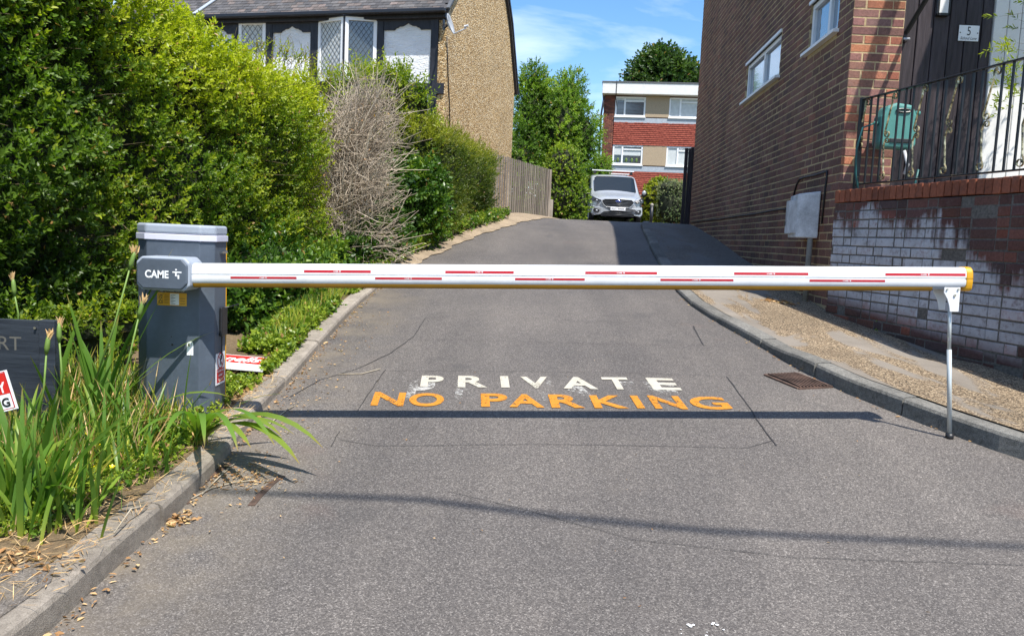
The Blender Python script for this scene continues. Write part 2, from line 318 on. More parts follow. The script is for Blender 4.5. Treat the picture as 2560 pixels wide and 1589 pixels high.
CABG = paint('cabinet_slate_grey', (.083, .104, .135), .45, 0, .2, 4, .15); CABL = paint('cabinet_cover_grey', (.33, .37, .43), .4, 0, .08, 4); CABW = paint('cover_lip', (.58, .58, .68), .4, 0, .05)
ARMW = paint('arm_white', (.78, .79, .80), .32, 0, .10, 5); YEL = paint('yellow_plastic', (.72, .36, .012), .4, 0, .1); YELD = paint('yellow_rubber', (.30, .15, .006), .55, 0, .15)  # yellow_rubber darkened: shade under the arm put into its colour
RED = paint('red_sticker', (.44, .006, .016), .4, 0, .08); REDS = paint('red_sign_print', (.62, .02, .015), .4, 0, .1, 9); WPR = paint('white_print', (.82, .83, .84), .45, 0, .05); BLK = paint('black_plastic', (.014, .014, .016), .4)
STEEL = paint('pale_steel', (.58, .62, .62), .3, .3, .08); BLKI = paint('black_ironwork', (.012, .012, .014), .38, .2, .2, 20); CHR = paint('chrome', (.7, .7, .7), .15, 1.0)
def m_brass():
    n = NT('worn_gilt'); f = n.noise(26, 4, .6); return n.fin(n.ramp(f, [(.38, (.04, .036, .028)), (.50, (.24, .20, .10)), (.64, (.66, .56, .34))]), .32, .6)
BRASS = m_brass()
TEAL = paint('hose_reel_teal', (.075, .25, .225), .45, 0, .12, 9); TEALD = paint('hose_green', (.015, .10, .10), .4); METER = paint('meter_box_grp', (.60, .62, .65), .55, 0, .42, 5)
SILV = paint('van_silver', (.40, .42, .44), .34, .35, .05, 3, 0, .5, .6); BLU = paint('badge_blue', (.02, .05, .25), .3); TYRE = paint('tyre', (.018, .018, .018), .8)
RUST = paint('rusty_iron', (.13, .078, .058), .8, .2, .5, 12, .4); CRACK = paint('crack_filler', (.035, .033, .033), .8); BOARD = m_wood('navy_board', (.016, .020, .028), (.045, .055, .07), (2, 30, 30), False, .5)
SIGNT = paint('faded_gilt_letters', (.12, .115, .10), .6); DEAD = m_wood('dead_twig', (.29, .235, .175), (.64, .545, .43), (9, 9, 9), False); DEADB = m_wood('dead_branch', (.22, .18, .12), (.48, .42, .33), (9, 9, 9), False)
TERR = paint('terracotta', (.22, .17, .14), .8, 0, .2, 8); BAND = m_render(); CURT = paint('net_curtain', (.55, .58, .58), .9); TW = m_wood('green_twig', (.07, .06, .03), (.20, .16, .09), (9, 9, 9), False)
def m_roadpaint(name, a, b, wear, thr):
    n = NT(name); f = n.noise(38, 6, .75); g = n.noise(150, 3, .7); k = n.m('ADD', n.m('MULTIPLY', f, .6), n.m('MULTIPLY', g, .4))
    big = n.noise(4, 3, .6); k = n.m('ADD', k, n.m('MULTIPLY', n.m('SUBTRACT', big, .5), wear)); n.bump(g, .5, .004)
    return n.fin(n.mix(n.noise(12, 4, .7), a, b), .75, 0, .3, n.ramp(k, [(thr, 0), (thr+.05, 1)]))
RPW = m_roadpaint('road_paint_white', (.36, .33, .26), (.56, .53, .45), .35, .385); RPY = m_roadpaint('road_paint_orange', (.40, .145, .012), (.62, .26, .03), .30, .40); RPG = m_roadpaint('road_paint_ghost', (.34, .33, .31), (.48, .47, .44), .55, .53)
L_PRIV = leafmat('privet_leaf', (.030, .062, .008), (.095, .165, .016), (.33, .355, .022), .40); L_IVY = leafmat('ivy_leaf', (.020, .052, .009), (.065, .14, .018), (.25, .31, .03), .30, .36)
L_YEW = leafmat('yew_leaf', (.024, .045, .009), (.09, .135, .018), (.27, .28, .03)); L_TREE = leafmat('tree_leaf', (.030, .062, .010), (.095, .175, .020), (.27, .36, .045), .42)
L_GRASS = leafmat('iris_blade', (.030, .085, .014), (.115, .22, .030), (.42, .42, .06), .38, .36); L_DARK = leafmat('dark_tree_leaf', (.014, .035, .008), (.04, .085, .02), (.10, .16, .035))
L_DRY = leafmat('dry_leaf', (.16, .075, .03), (.38, .21, .09), (.62, .45, .24), .2, .8); L_YFL = paint('buttercup_yellow', (.78, .60, .01), .4)
L_YG = leafmat('golden_hedge_leaf', (.03, .07, .008), (.14, .20, .02), (.46, .44, .04)); L_VAR = leafmat('variegated_leaf', (.03, .05, .02), (.12, .17, .08), (.42, .42, .26))
# ------------------------------------------------------------------ lettering (made first, while the scene is small)
_TX = {}
def text_mesh(body, bold=0.0, shear=0.0, ext=0.0):
    key = (body, bold, shear, ext)
    if key in _TX: return _TX[key]
    cu = bpy.data.curves.new('lettering', 'FONT'); cu.body = body; cu.size = 1; cu.offset = bold; cu.shear = shear; cu.extrude = ext; cu.resolution_u = 5
    o = bpy.data.objects.new('lettering', cu); COL.objects.link(o); dg = bpy.context.evaluated_depsgraph_get(); me = bpy.data.meshes.new_from_object(o.evaluated_get(dg))
    V = np.array([tuple(v.co) for v in me.vertices]); Fs = [tuple(p.vertices) for p in me.polygons]; V[:, :2] -= V[:, :2].min(0); 
    bpy.data.objects.remove(o); bpy.data.meshes.remove(me); _TX[key] = (V, Fs, V[:, 0].max(), V[:, 1].max()); return _TX[key]
def lettering(name, body, O, A, B, mat, par=None, bold=0.0, shear=0.0, thick=.0006):
    """Lettering filling the box with corner O and edge vectors A (along) and B (up), raised by a hair off its surface."""
    V, Fs, w_, h_ = text_mesh(body, bold, shear); O, A, B = [np.asarray(k, float) for k in (O, A, B)]; nn = unit(np.cross(A, B))
    P = O+np.outer(V[:, 0]/w_, A)+np.outer(V[:, 1]/h_, B)+nn*thick
    m = MB(); m.add(P, Fs); return m.build(name, mat, par)
PEBF = paint('flats_render', (.40,.31,.21), .9, 0, .2, 30, .4); L_YFL2 = paint('windowsill_leaves', (.10,.16,.03), .6)
for _b in [(c,.045) for c in 'PRIVATENOKG']+[(c,.03) for c in 'PRVATE']+[('CE',.01),('UK',.01),('CA',.01),('AUTOMATIC SYSTEM',.005),('Do not walk',.02),('under',.02),('barrier',.02),('CAME',.018),('CAME',.01),('RT',0.0),('Y',.03),('NG',.03),('nnells',.02,.35),('5',0,0),('School Lane',0,.3),('FG71 WNW',.03),('Ford',0,.3)]: text_mesh(*_b)
# ================================================================== GROUND
def sheet(name, xl, xr, ys, nx, fz, mat, dz=0.0, par=None, power=1.0):
    P = []
    for Y in ys:
        a, b = float(xl(Y)), float(xr(Y)); t = np.linspace(0, 1, nx)**power; X = a+(b-a)*t
        P.append([(x, Y, z+dz) for x, z in zip(X, fz(X, np.full(nx, Y)))])
    return MB().grid(P, flip=True).build(name, mat, par, True)
ysr = np.r_[np.arange(-5.5, 20, .125), np.arange(20, 31.2, .5)]
tag(sheet('road', lambda Y: lx(Y)-.02 if Y > 1.0 else -9, lambda Y: (rx(Y)+.02 if Y > 1.5 else 9) if Y < 16.6 else np.interp(Y, [16.6, 18, 31], [2.6, 7, 12]), ysr, 60, gz, ASPH), 'worn grey asphalt private road running uphill under the barrier', None, None, 'structure')
def ground_z(X, Y):
    z = gz(X, Y)-.12
    return z-.05*np.clip(np.abs(X)-14, 0, 30)*0
gx = np.r_[-300, -150, -80, np.arange(-50, 51, 5.), 80, 150, 300]; gy = np.r_[-120, -60, -30, -15, np.arange(-8, 32, 1.0), 36, 42, 50, 60, 80, 120, 200, 400]
tag(MB().grid([[(x, y, float(ground_z(x, y)) if y > -8 else float(ground_z(x, -6.))) for x in gx] for y in gy], flip=True).build('ground', GRND, None, True), 'rough ground beneath the gardens and behind the houses', None, None, 'structure')
ysv = np.arange(2.0, 9.5, .1)
tag(sheet('verge', lambda Y: lx(Y)-.12, lambda Y: -9, ysv, 50, vz, SOIL, 0, None, 2.2), 'dry soil verge covered with litter beside the left kerb', None, None, 'structure').data.flip_normals()
# bank beyond the end of the kerb: sandy, irregular edge
def bank_z(X, Y):
    d = np.maximum(0, lx(Y)-np.asarray(X, float)); return gz(X, Y)+.012+np.minimum(d, .5)*.16+.03*np.minimum(np.maximum(d-.5, 0), 3)
SAND = m_conc('sandy_edge', (.15, .11, .075), (.42, .335, .235), 30)
tag(sheet('garden_bank', lambda Y: lx(Y)+.045+.03*math.sin(Y*5.3)+.02*math.sin(Y*13), lambda Y: -9, np.r_[np.arange(9.3, 22, .12), np.arange(22, 31.5, .5)], 44, bank_z, SAND, 0, None, 2.4), 'sandy bank along the upper left edge of the road', None, None, 'structure').data.flip_normals()
wallx = lambda Y: np.interp(Y, [1, 5.41, 7.2, 16.1, 18], [4.8, 3.56, 3.0, 3.6, 3.75])
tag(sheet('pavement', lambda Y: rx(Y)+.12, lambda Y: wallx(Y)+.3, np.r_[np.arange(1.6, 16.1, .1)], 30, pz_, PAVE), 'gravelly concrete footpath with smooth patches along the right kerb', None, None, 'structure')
PD = lambda X, Y: float(pz_(X, Y))
# footway patch at the lower left corner
pp = [ongnd(*q, vz) for q in ((0, 1440), (60, 1404), (140, 1408), (128, 1455), (0, 1545))]
m = MB(); m.add([(p[0], p[1], p[2]+.006) for p in pp]+[(p[0], p[1], p[2]-.05) for p in pp], [(4, 3, 2, 1, 0)]+[(i, (i+1) % 5, 5+(i+1) % 5, 5+i) for i in range(5)])
tag(m.build('asphalt_footway', ASPH), 'patch of old asphalt footway behind the left kerb', None, None, 'structure')
# kerbs
def kerb(name, pts, hfun, ln, mat_pick, wd, side, label, y_end):
    K = thing(name, label, None, (pts[0][0], pts[0][1], 0), None, 'structure')
    P = np.asarray(pts, float); seg = np.r_[0, np.cumsum(np.hypot(*np.diff(P, axis=0).T))]; n = int(seg[-1]/ln)
    at = lambda s: np.array([np.interp(s, seg, P[:, 0]), np.interp(s, seg, P[:, 1])])
    for i in range(n):
        s0, s1 = seg[-1]*i/n+.006, seg[-1]*(i+1)/n-.006; ss = np.linspace(s0, s1, 5); jz = random.uniform(-.009, .006); jx = random.uniform(-.006, .006)
        ring = []
        for s in ss:
            p = at(s); t = unit(at(min(s+.02, seg[-1]))-at(max(s-.02, 0))); q = np.array([-t[1], t[0]])*side
            z = float(gz(p[0], p[1])); h = float(hfun(p[1]))+jz; o = p+q*jx
            prof = [(0, -.12), (.004, h-.022), (.012, h-.006), (.03, h), (wd, h+.001), (wd, -.12)]
            ring.append([(o[0]+q[0]*u, o[1]+q[1]*u, z+v) for u, v in prof])
        m = MB(); k = len(prof); V = [v for r in ring for v in r]; fs = [(a*k+b, a*k+(b+1) % k, (a+1)*k+(b+1) % k, (a+1)*k+b) for a in range(4) for b in range(k)]
        if side > 0: fs = [f[::-1] for f in fs]
        fs += [tuple(range(k)), tuple(range(4*k, 5*k))[::-1]]; m.add(V, fs); m.build('kerb_stone', mat_pick(i), K)
    return K
kerb('left_kerb', LK, lkh, .9, lambda i: KERB, .13, 1, 'weathered concrete kerb along the left verge', 9.4)
kerb('right_kerb', RK, rkh, .75, lambda i: KERBD, .13, -1, 'stone kerb curving along the right footpath', 16.6)
# cracks and sealed joints in the asphalt
def crack(pts, wd, nm='road_crack'):
    G = [ongnd(x*1.051, y*1.051) for x, y in pts]; P = []
    for a, b in zip(G[:-1], G[1:]):
        n = max(2, int(np.hypot(*(b-a)[:2])/.06))
        P += [a+(b-a)*k/n for k in range(n)]
    P.append(G[-1]); m = MB(); rows = []
    for i, p in enumerate(P):
        t = unit((P[min(i+1, len(P)-1)]-P[max(i-1, 0)])[:2]); q = np.array([-t[1], t[0]]); j = mnoise.noise(Vector((p[0]*9, p[1]*9, 3)))*.007
        ww = wd*(.6+.8*abs(mnoise.noise(Vector((p[0]*20, p[1]*20, 0)))))
        rows.append([(p[0]+q[0]*(j+e), p[1]+q[1]*(j+e), float(gz(p[0]+q[0]*(j+e), p[1]+q[1]*(j+e)))+.004) for e in (-ww/2, ww/2)])
    m.grid(rows, flip=True); return tag(m.build(nm, CRACK), 'thin dark crack line in the road surface', None, None, 'structure')
for pts, wd in (([(1012, 757), (985, 800), (930, 840), (850, 878), (760, 905), (690, 945)], .008), ([(1012, 757), (1120, 750), (1400, 765), (1640, 770)], .004), ([(1648, 776), (1660, 798), (1673, 822)], .010), ([(950, 808), (1200, 812), (1480, 820), (1680, 822)], .004),
                ([(918, 880), (885, 925), (850, 980)], .006), ([(930, 882), (1200, 884), (1500, 888), (1728, 897)], .004), ([(1728, 897), (1765, 945), (1805, 1005), (1847, 1062)], .007), ([(810, 1048), (900, 1062), (1300, 1058), (1650, 1064), (1780, 1066), (1842, 1047)], .004), ([(787, 1064), (808, 1026)], .006),
                ([(1060, 1170), (1250, 1215), (1500, 1285), (1900, 1330), (2436, 1345)], .003)):
    crack(pts, wd)
# ================================================================== PAINTED WORDS
def road_word(name, label, glyphs, y0, y1, mat, cat, dz=.006, bold=.028):
    """glyphs: (letter, x left, x right) in the words' own zoomed frame; mapped on the road between two lines across it."""
    def G(zx, zy): return ongnd(900+zx/2.436, 900+zy/2.436)
    g0 = G(glyphs[0][1], y0(glyphs[0][1])); R = thing(name, label, cat, g0, None, None)
    for ch, xa, xb in glyphs:
        a, b = G(xa, y0(xa)), G(xb, y0(xb)); c = G((xa+xb)/2, y1((xa+xb)/2)); mid = (a+b)/2
        V, Fs, w_, h_ = text_mesh(ch, bold); A = b-a; B = np.array([-.015, c[1]-mid[1]]); O = a[:2]
        P = []
        for v in V:
            p = O+A[:2]*v[0]/w_+B*v[1]/h_; P.append((p[0], p[1], float(gz(p[0], p[1]))+dz))
        mm = MB(); mm.add(P, Fs); mm.build('letter', mat, R)
    return R
WL = lambda a, b, x0, x1: (lambda x: a+(b-a)*(x-x0)/(x1-x0))
road_word('painted_word', 'cream block capitals PRIVATE painted on the asphalt', [('P', 365, 505), ('R', 595, 775), ('I', 860, 912), ('V', 990, 1160), ('A', 1240, 1452), ('T', 1505, 1668), ('E', 1788, 1962)], WL(165, 187, 365, 1960), WL(97, 114, 365, 1960), RPW, 'road marking', .0045, .03)
# V, T need their top widths: handled by letter shapes; ghost of an older PRIVATE underneath
road_word('painted_words', 'orange block capitals NO PARKING painted on the asphalt', [('N', 62, 262), ('O', 290, 508), ('P', 738, 905), ('A', 910, 1125), ('R', 1168, 1372), ('K', 1430, 1640), ('I', 1690, 1738), ('N', 1800, 2000), ('G', 2045, 2278)], WL(281, 306, 62, 2270), WL(200, 228, 62, 2270), RPY, 'road marking', .0045, .03)
road_word('faded_word', 'worn away older white PRIVATE under the orange words', [('P', 275, 440), ('R', 575, 760), ('V', 1050, 1200), ('A', 1240, 1452), ('T', 1640, 1730), ('E', 1800, 1990)], WL(236, 262, 275, 1960), WL(118, 140, 275, 1960), RPG, 'road marking', .0035, .03)
ongm = ongnd(1757, 1583); m = MB()
for k in range(12):
    p = ongm+np.array([random.uniform(-.07, .07), random.uniform(-.02, .05), 0]); r = random.uniform(.002, .008); z = float(gz(p[0], p[1]))+.004
    m.add([(p[0]+r*math.cos(a)*random.uniform(.6, 1.2), p[1]+r*math.sin(a)*random.uniform(.6, 1.2), z) for a in np.linspace(0, 2*math.pi, 6)[:-1]], [(0, 1, 2, 3, 4)])
tag(m.build('paint_splash', WPR), 'spots of white paint splashed on the near asphalt', 'paint splash', None, 'stuff')
# ================================================================== BRICKWORK
def brick_mesh(L, H=.065, D=.034, k=0):
    r = random.Random(int(L*1000)+k); b = .004; m = MB(); j = lambda: r.uniform(-.0018, .0018)
    # local: u 0..L, v depth (0 at the face, + into the wall), w 0..H ; front ring bevelled
    f = [(b+j(), 0, b+j()), (L-b+j(), 0, b+j()), (L-b+j(), 0, H-b+j()), (b+j(), 0, H-b+j())]
    e = [(0, b, 0), (L, b, 0), (L, b, H), (0, b, H)]; g = [(0, D, 0), (L, D, 0), (L, D, H), (0, D, H)]
    m.add(f+e+g, [(0, 1, 2, 3), (4, 5, 1, 0), (5, 6, 2, 1), (6, 7, 3, 2), (7, 4, 0, 3), (8, 9, 5, 4), (9, 10, 6, 5), (10, 11, 7, 6), (11, 8, 4, 7)])
    return m
BR = {}
def bricks(par, O, U, N, L, z0, z1, bond, mats, pal, keep=None, limit=300, mort=None, proud=.003, wob=0.0, zfun=None, stuff_mat=None):
    """Courses of bricks on the plane through O along U facing N. The largest as the photograph shows them are single objects, the rest one mesh."""
    U, N, Z = unit(U), unit(N), np.array([0, 0, 1.0]); lst = []; c = 0; z = z0
    while z+.065 <= z1+.002:
        if bond == 'flemish': seq = [.215, .1025]; u = -random.choice([0, .08, .17]) if c % 2 else -.056-.0; i = c % 2
        elif bond == 'pier': seq = [.1025, .215, .215, .1025] if c % 2 else [.217]; u = 0; i = 0; seq = [.1045, .217, .1045] if c % 2 else [.217]
        else: seq = [.215]; u = -.1125 if c % 2 else 0; i = 0
        while u < L-.02:
            l = seq[i % len(seq)]; a, b = max(u, 0), min(u+l, L)
            if b-a > .035:
                p = O+U*a+Z*z
                if zfun is None or z+.07 > zfun(p+U*(b-a)/2):
                    segs = [(a, b)]
                    for h in (keep or ()):
                        if z+.065 > h[2]-.02 and z < h[3]+.01: segs = [q for s0, s1 in segs for q in ((s0, min(s1, h[0])), (max(s0, h[1]), s1)) if q[1]-q[0] > .03]
                    lst += [(s0, s1-s0, z) for s0, s1 in segs]
            u += l+.010; i += 1
        z += .075; c += 1
    R = np.array([U, -N, Z]).T
    if np.linalg.det(R) < 0: flip = True
    else: flip = False
    def score(t):
        p = O+U*(t[0]+t[1]/2)+Z*(t[2]+.03)-EYE; d = p@_F; x = PW/2+F_PX*(p@_R)/d; y = PH/2-F_PX*(p@_U)/d
        return 0 if x < -20 or x > PW+20 or y < -20 or y > PH+20 else F_PX**2*t[1]*.065*abs(np.dot(N, p))/np.linalg.norm(p)/d**2
    lst.sort(key=score, reverse=True); V = []; Fc = []; Cc = []
    for k, (a, l, z) in enumerate(lst):
        kk = k % 4; key = (round(l, 2), kk, flip)
        if key not in BR:
            mb = brick_mesh(round(l, 2), k=kk)
            if flip: mb.f = [f[::-1] for f in mb.f]
            BR[key] = mb
            BR[(key, 'm')] = {}
        col = random.choices(pal[0], pal[1])[0]; jv = random.uniform(.78, 1.2); col = tuple(min(1, q*jv*random.uniform(.95, 1.05)) for q in col)
        pos = O+U*a+Z*z+N*(proud+random.uniform(-.002, .002)*(1+wob))
        if k < limit and score((a, l, z)) > 0:
            dm = BR[(key, 'm')]; mk = mats.name
            if mk not in dm: dm[mk] = BR[key].mesh('brick', mats)
            inst('brick', dm[mk], pos, par, R, (*col, 1))
        else:
            P = np.array(BR[key].v)@R.T+pos; b0 = sum(len(v) for v in V); V.append(P); Fc += [tuple(b0+i for i in f) for f in BR[key].f]; Cc += [(*col, 1)]*len(P)
    if V: tag(mesh_np('brickwork', np.concatenate(V), Fc, stuff_mat or BRK_A, par, False, Cc), None, None, None, 'stuff')
def wall_panel(m, O, U, N, L, z0, z1, holes=(), thick=.3, reveal=.1, back=True):
    """A wall face with openings: (u0,u1,za,zb); each opening gets reveals."""
    U, N, Z = unit(U), unit(N), np.array([0, 0, 1.0]); us = sorted({0, L, *[h[0] for h in holes], *[h[1] for h in holes]}); zs = sorted({z0, z1, *[h[2] for h in holes], *[h[3] for h in holes]})
    P = lambda u, z, n=0: O+U*u+Z*z-N*n
    fl = np.dot(np.cross(U, Z), N) < 0; q = lambda a, b, c, d: m.add([a, b, c, d], [(3, 2, 1, 0) if fl else (0, 1, 2, 3)])
    for a, b in zip(us[:-1], us[1:]):
        for c, d in zip(zs[:-1], zs[1:]):
            if any(h[0] <= a+1e-6 and h[1] >= b-1e-6 and h[2] <= c+1e-6 and h[3] >= d-1e-6 for h in holes): continue
            q(P(a, c), P(b, c), P(b, d), P(a, d))
    for a, b, c, d in holes:
        r = reveal; q(P(a, c), P(a, c, r), P(b, c, r), P(b, c)); q(P(a, d, r), P(a, d), P(b, d), P(b, d, r)); q(P(a, c), P(a, d), P(a, d, r), P(a, c, r)); q(P(b, c, r), P(b, d, r), P(b, d), P(b, c))
    if back:
        q(P(L, z0, thick), P(0, z0, thick), P(0, z1, thick), P(L, z1, thick)); q(P(0, z0, thick), P(0, z0), P(0, z1), P(0, z1, thick)); q(P(L, z0), P(L, z0, thick), P(L, z1, thick), P(L, z1)); q(P(0, z1), P(L, z1), P(L, z1, thick), P(0, z1, thick))
    return m
def casement(par, O, U, N, w_, h_, fr=.06, dp=.05, glass=GLS, bars=(), tr=(), name='window', mat=WHT, lights=()):
    """Framed window in the rectangle with lower corner O; bars = u positions of mullions, tr = (u0,u1,z) transoms."""
    U, N, Z = unit(U), unit(N), np.array([0, 0, 1.0]); m = MB(); O = np.asarray(O, float)
    B = lambda u0, z0, u1, z1, d=dp, o=0.: m.obox(O+U*u0+Z*z0-N*(d-o), U*(u1-u0), Z*(z1-z0), N*(d))
    B(0, 0, w_, fr); B(0, h_-fr, w_, h_); B(0, fr, fr, h_-fr); B(w_-fr, fr, w_, h_-fr)
    for u in bars: B(u-fr/2, fr, u+fr/2, h_-fr, dp*.9)
    for a, b, z in tr: B(a, z-fr*.4, b, z+fr*.4, dp*.86)
    f = m.build(name, mat, par, False, .004, 1)
    g = MB(); g.obox(O+U*fr*.6+Z*fr*.6-N*(dp*.8), U*(w_-fr*1.2), Z*(h_-fr*1.2), N*.006); g.build('pane', glass, f)
    for a, b, z0, z1, mt in lights:
        c = MB(); c.obox(O+U*a+Z*z0-N*(dp*.79), U*(b-a), Z*(z1-z0), N*.012); c.build('blind', mt, f)
    return f
# ---------------------------------------------------------------- right hand brick house
CX, CY = 2.87, 7.25; HU = unit([.066, 1, 0]); HN = np.array([-HU[1], HU[0], 0]); HO = np.array([CX, CY, 0]); HL = 8.85; HT = 6.75
FU = unit([1, -.02, 0]); FN = unit([-.02, -1, 0])                              # the front, facing the camera
PURP = ([(.175, .090, .068), (.190, .094, .070), (.162, .087, .068), (.225, .098, .067), (.142, .080, .066)], [5, 4, 3, .7, 1.5])
PIER = ([(.26, .125, .10), (.23, .115, .10), (.38, .145, .085), (.20, .11, .10)], [5, 4, 1.3, 2])
H = thing('brick_house', 'dark brick house with white windows rising at the right of the road', 'house', (CX, CY, 1))
def uz(px, py):
    p = onto(px, py, HO, HN); return np.dot(p-HO, HU), p[2]
a = uz(1947, 191); b = uz(1861.6, 254.5); c = uz(1863.7, 170); d = uz(1955, 80); W1 = (a[0], b[0], (a[1]+b[1])/2, (c[1]+d[1])/2)
a = uz(2094, 78); b = uz(2019.7, 129); c = uz(2029, 14); W2 = (a[0], b[0], (a[1]+b[1])/2, c[1])

m = MB(); wall_panel(m, HO, HU, HN, HL, .4, HT, (W1, W2), .3, .09, False)
m.build('wall', MORT, H)
m = MB(); m.obox((CX+.3, CY+.3, .4), (7, 0, 0), HU*(HL-.32), (0, 0, HT-.42)); m.build('house_body', MORT, H)
keep = lambda a, b, z0, z1: not any(b > h[0] and a < h[1] and z1 > h[2]-.03 and z0 < h[3]+.02 for h in (W1, W2))
bricks(H, HO, HU, HN, HL, .55, HT-.02, 'stretcher', BRK_O, PURP, (W1, W2), 190, zfun=lambda p: PD(p[0]-.1, p[1])+.02)
# lit pier on the front
PWD = .444
m = MB(); wall_panel(m, HO, FU, FN, PWD, .4, HT, (), .3, .1, False); m.obox(HO+FU*PWD+np.array([0, 0, .4]), FU*.001, -FN*.3, (0, 0, HT-.4)); m.build('wall', MORT, H)
bricks(H, HO+HU*0, FU, FN, PWD, .55, HT-.02, 'pier', BRK_O, PIER, None, 110)
m = MB(); m.obox((CX-.02, CY-.02, HT), (8, 0, 0), HU*(HL+.04), (0, 0, .06)); m.build('roof', CLAD, H)
for k, hh in enumerate((W1, W2)):
    O = HO+HU*hh[1]+np.array([0, 0, hh[2]])-HN*.02; wd, ht = hh[1]-hh[0], hh[3]-hh[2]
    casement(H, O, -HU, HN, wd, ht, .055, .05, GLSM, (wd*.52,) if k == 0 else (wd*.62,))
    m = MB(); m.obox(O-np.array([0, 0, .035])-HN*.05+HU*.06, -HU*(wd+.12), HN*.13, (0, 0, .03)); m.build('window_sill', WHT, H)
    m = MB(); m.obox(O+np.array([0, 0, ht])-HN*.02+HU*.02, -HU*(wd+.03), HN*.06, (0, 0, .035)); m.build('window_head', WHT, H)
# cladding boards right of the pier, set back a little
clx = CX+PWD+.002; cy = CY+.05; zl = float(atY(2300, 458, 7.2)[2])                # landing level
x = clx; k = 0; XW = onto(2484, 40, (0, cy, 0), (0, -1, 0))[0]
while x < XW-.02:
    wd = min(.142, XW-x); m = MB(); m.obox((x+.004, cy+random.uniform(-.003, .003), zl-.05), (wd-.008, 0, 0), (0, .025, 0), (0, 0, HT-zl)); m.build('cladding_board', CLAD, H, False, .004, 1); x += wd; k += 1
m = MB(); m.obox((clx, cy+.026, zl-.1), (5, 0, 0), (0, .05, 0), (0, 0, HT-zl)); m.build('cladding_backing', BLK, H)
m = MB(); x = XW
while x < XW+.95:
    m = MB(); m.obox((x+.003, cy-.02, zl+.0), (.114, 0, 0), (0, .045, 0), (0, 0, 2.2)); m.build('door_board', WHT2, H, False, .004, 1); x += .12
# meter cupboard with its pipes
MO = onto(2053, 480, HO, HN); u_ = np.dot(MO-HO, HU)
bl = uz(1975, 495); br = uz(2058, 473); bb = uz(2050, 594); ub, ua = .62, .12
a0 = uz(2057, 478); a1 = uz(2047, 596); ua = a0[0]; zt, zb = a0[1]-.0, a1[1]; ub = ua+.50
T = thing('meter_box', 'mottled grey plastic meter cupboard mounted on the dark brick wall', 'meter box', HO+HU*ua+np.array([0, 0, zb]))
m = MB(); O = HO+HU*ua+np.array([0, 0, zb])+HN*.012; dpt = .2
m.add([O, O+HU*(ub-ua), O+HU*(ub-ua)+HN*(dpt-.05), O+HU*.03+HN*dpt, O+np.array([0, 0, zt-zb]), O+HU*(ub-ua)+np.array([0, 0, zt-zb]), O+HU*(ub-ua)+HN*(dpt-.05)+np.array([0, 0, zt-zb-.03]), O+HU*.03+HN*dpt+np.array([0, 0, zt-zb-.03])],
      [(0, 3, 2, 1), (4, 5, 6, 7), (0, 4, 7, 3), (3, 7, 6, 2), (2, 6, 5, 1), (1, 5, 4, 0)][::1]); m.build('cabinet_shell', METER, T, False, .012, 2)
m = MB(); m.obox(O+HU*.05+HN*(dpt-.012)+np.array([0, 0, .04]), HU*(ub-ua-.1), HN*.012, (0, 0, zt-zb-.12)); m.build('door', METER, T, False, .006, 2)
m = MB(); m.obox(O+HU*(ub-ua-.07)+HN*(dpt-.002)+np.array([0, 0, .12]), HU*.03, HN*.006, (0, 0, .04)); m.build('lock', BLK, T)
P0 = HO+HU*(ua+.04)+HN*.07; zg = PD(P0[0], P0[1]); m = MB(); m.tube([(P0[0], P0[1], zg-.02), (P0[0], P0[1], zb+.02)], .026, 10); m.build('conduit_pipe', STONE, T, True)
def cable(name, label, pts, r, par=None, mat=BLK, n=5, cat='cable'):
    m = MB(); m.tube(pts, r, n); o = m.build(name, mat, par, True); return tag(o, label, cat) if par is None else o
Wp = lambda px, py, o=.012: onto(px, py, HO+HN*o, HN)
cable('cable', 'black cable rising from the meter cupboard and turning along the bricks', [Wp(1984, 488), Wp(1991, 462), Wp(1999, 447), Wp(2012, 443), Wp(2040, 437), Wp(2058, 431), Wp(2068, 428), Wp(2067, 440), Wp(2062, 480), Wp(2054, 560)], .009)
cable('cable', 'black cable sagging along the low courses towards the side gate', [Wp(1976, 523), Wp(1950, 523), Wp(1925, 527), Wp(1890, 534), Wp(1850, 539), Wp(1800, 547), Wp(1760, 551), Wp(1728, 555)], .009)
# dark gate beyond the far corner of the house
E1 = HO+HU*(HL+.02); GT = thing('side_gate', 'tall black boarded side gate at the far corner of the brick house', 'gate', (E1[0], E1[1], 1.9))
g0 = onto(1703, 565, (0, 16.35, 0), (0, -1, 0)); g1 = onto(1738, 372, (0, 16.35, 0), (0, -1, 0)); x = g0[0]-.02
while x < E1[0]-.02:
    m = MB(); m.obox((x, 16.35, g0[2]-.05), (.068, 0, 0), (0, .03, 0), (.0, 0, g1[2]-g0[2]+.05+random.uniform(-.01, .01))); m.build('board', CLAD, GT, False, .004, 1); x += .075
m = MB(); m.obox((E1[0]-.01, 16.3, g0[2]-.1), (.1, 0, 0), (0, .1, 0), (0, 0, g1[2]-g0[2]+.12)); m.build('post', CLAD, GT)
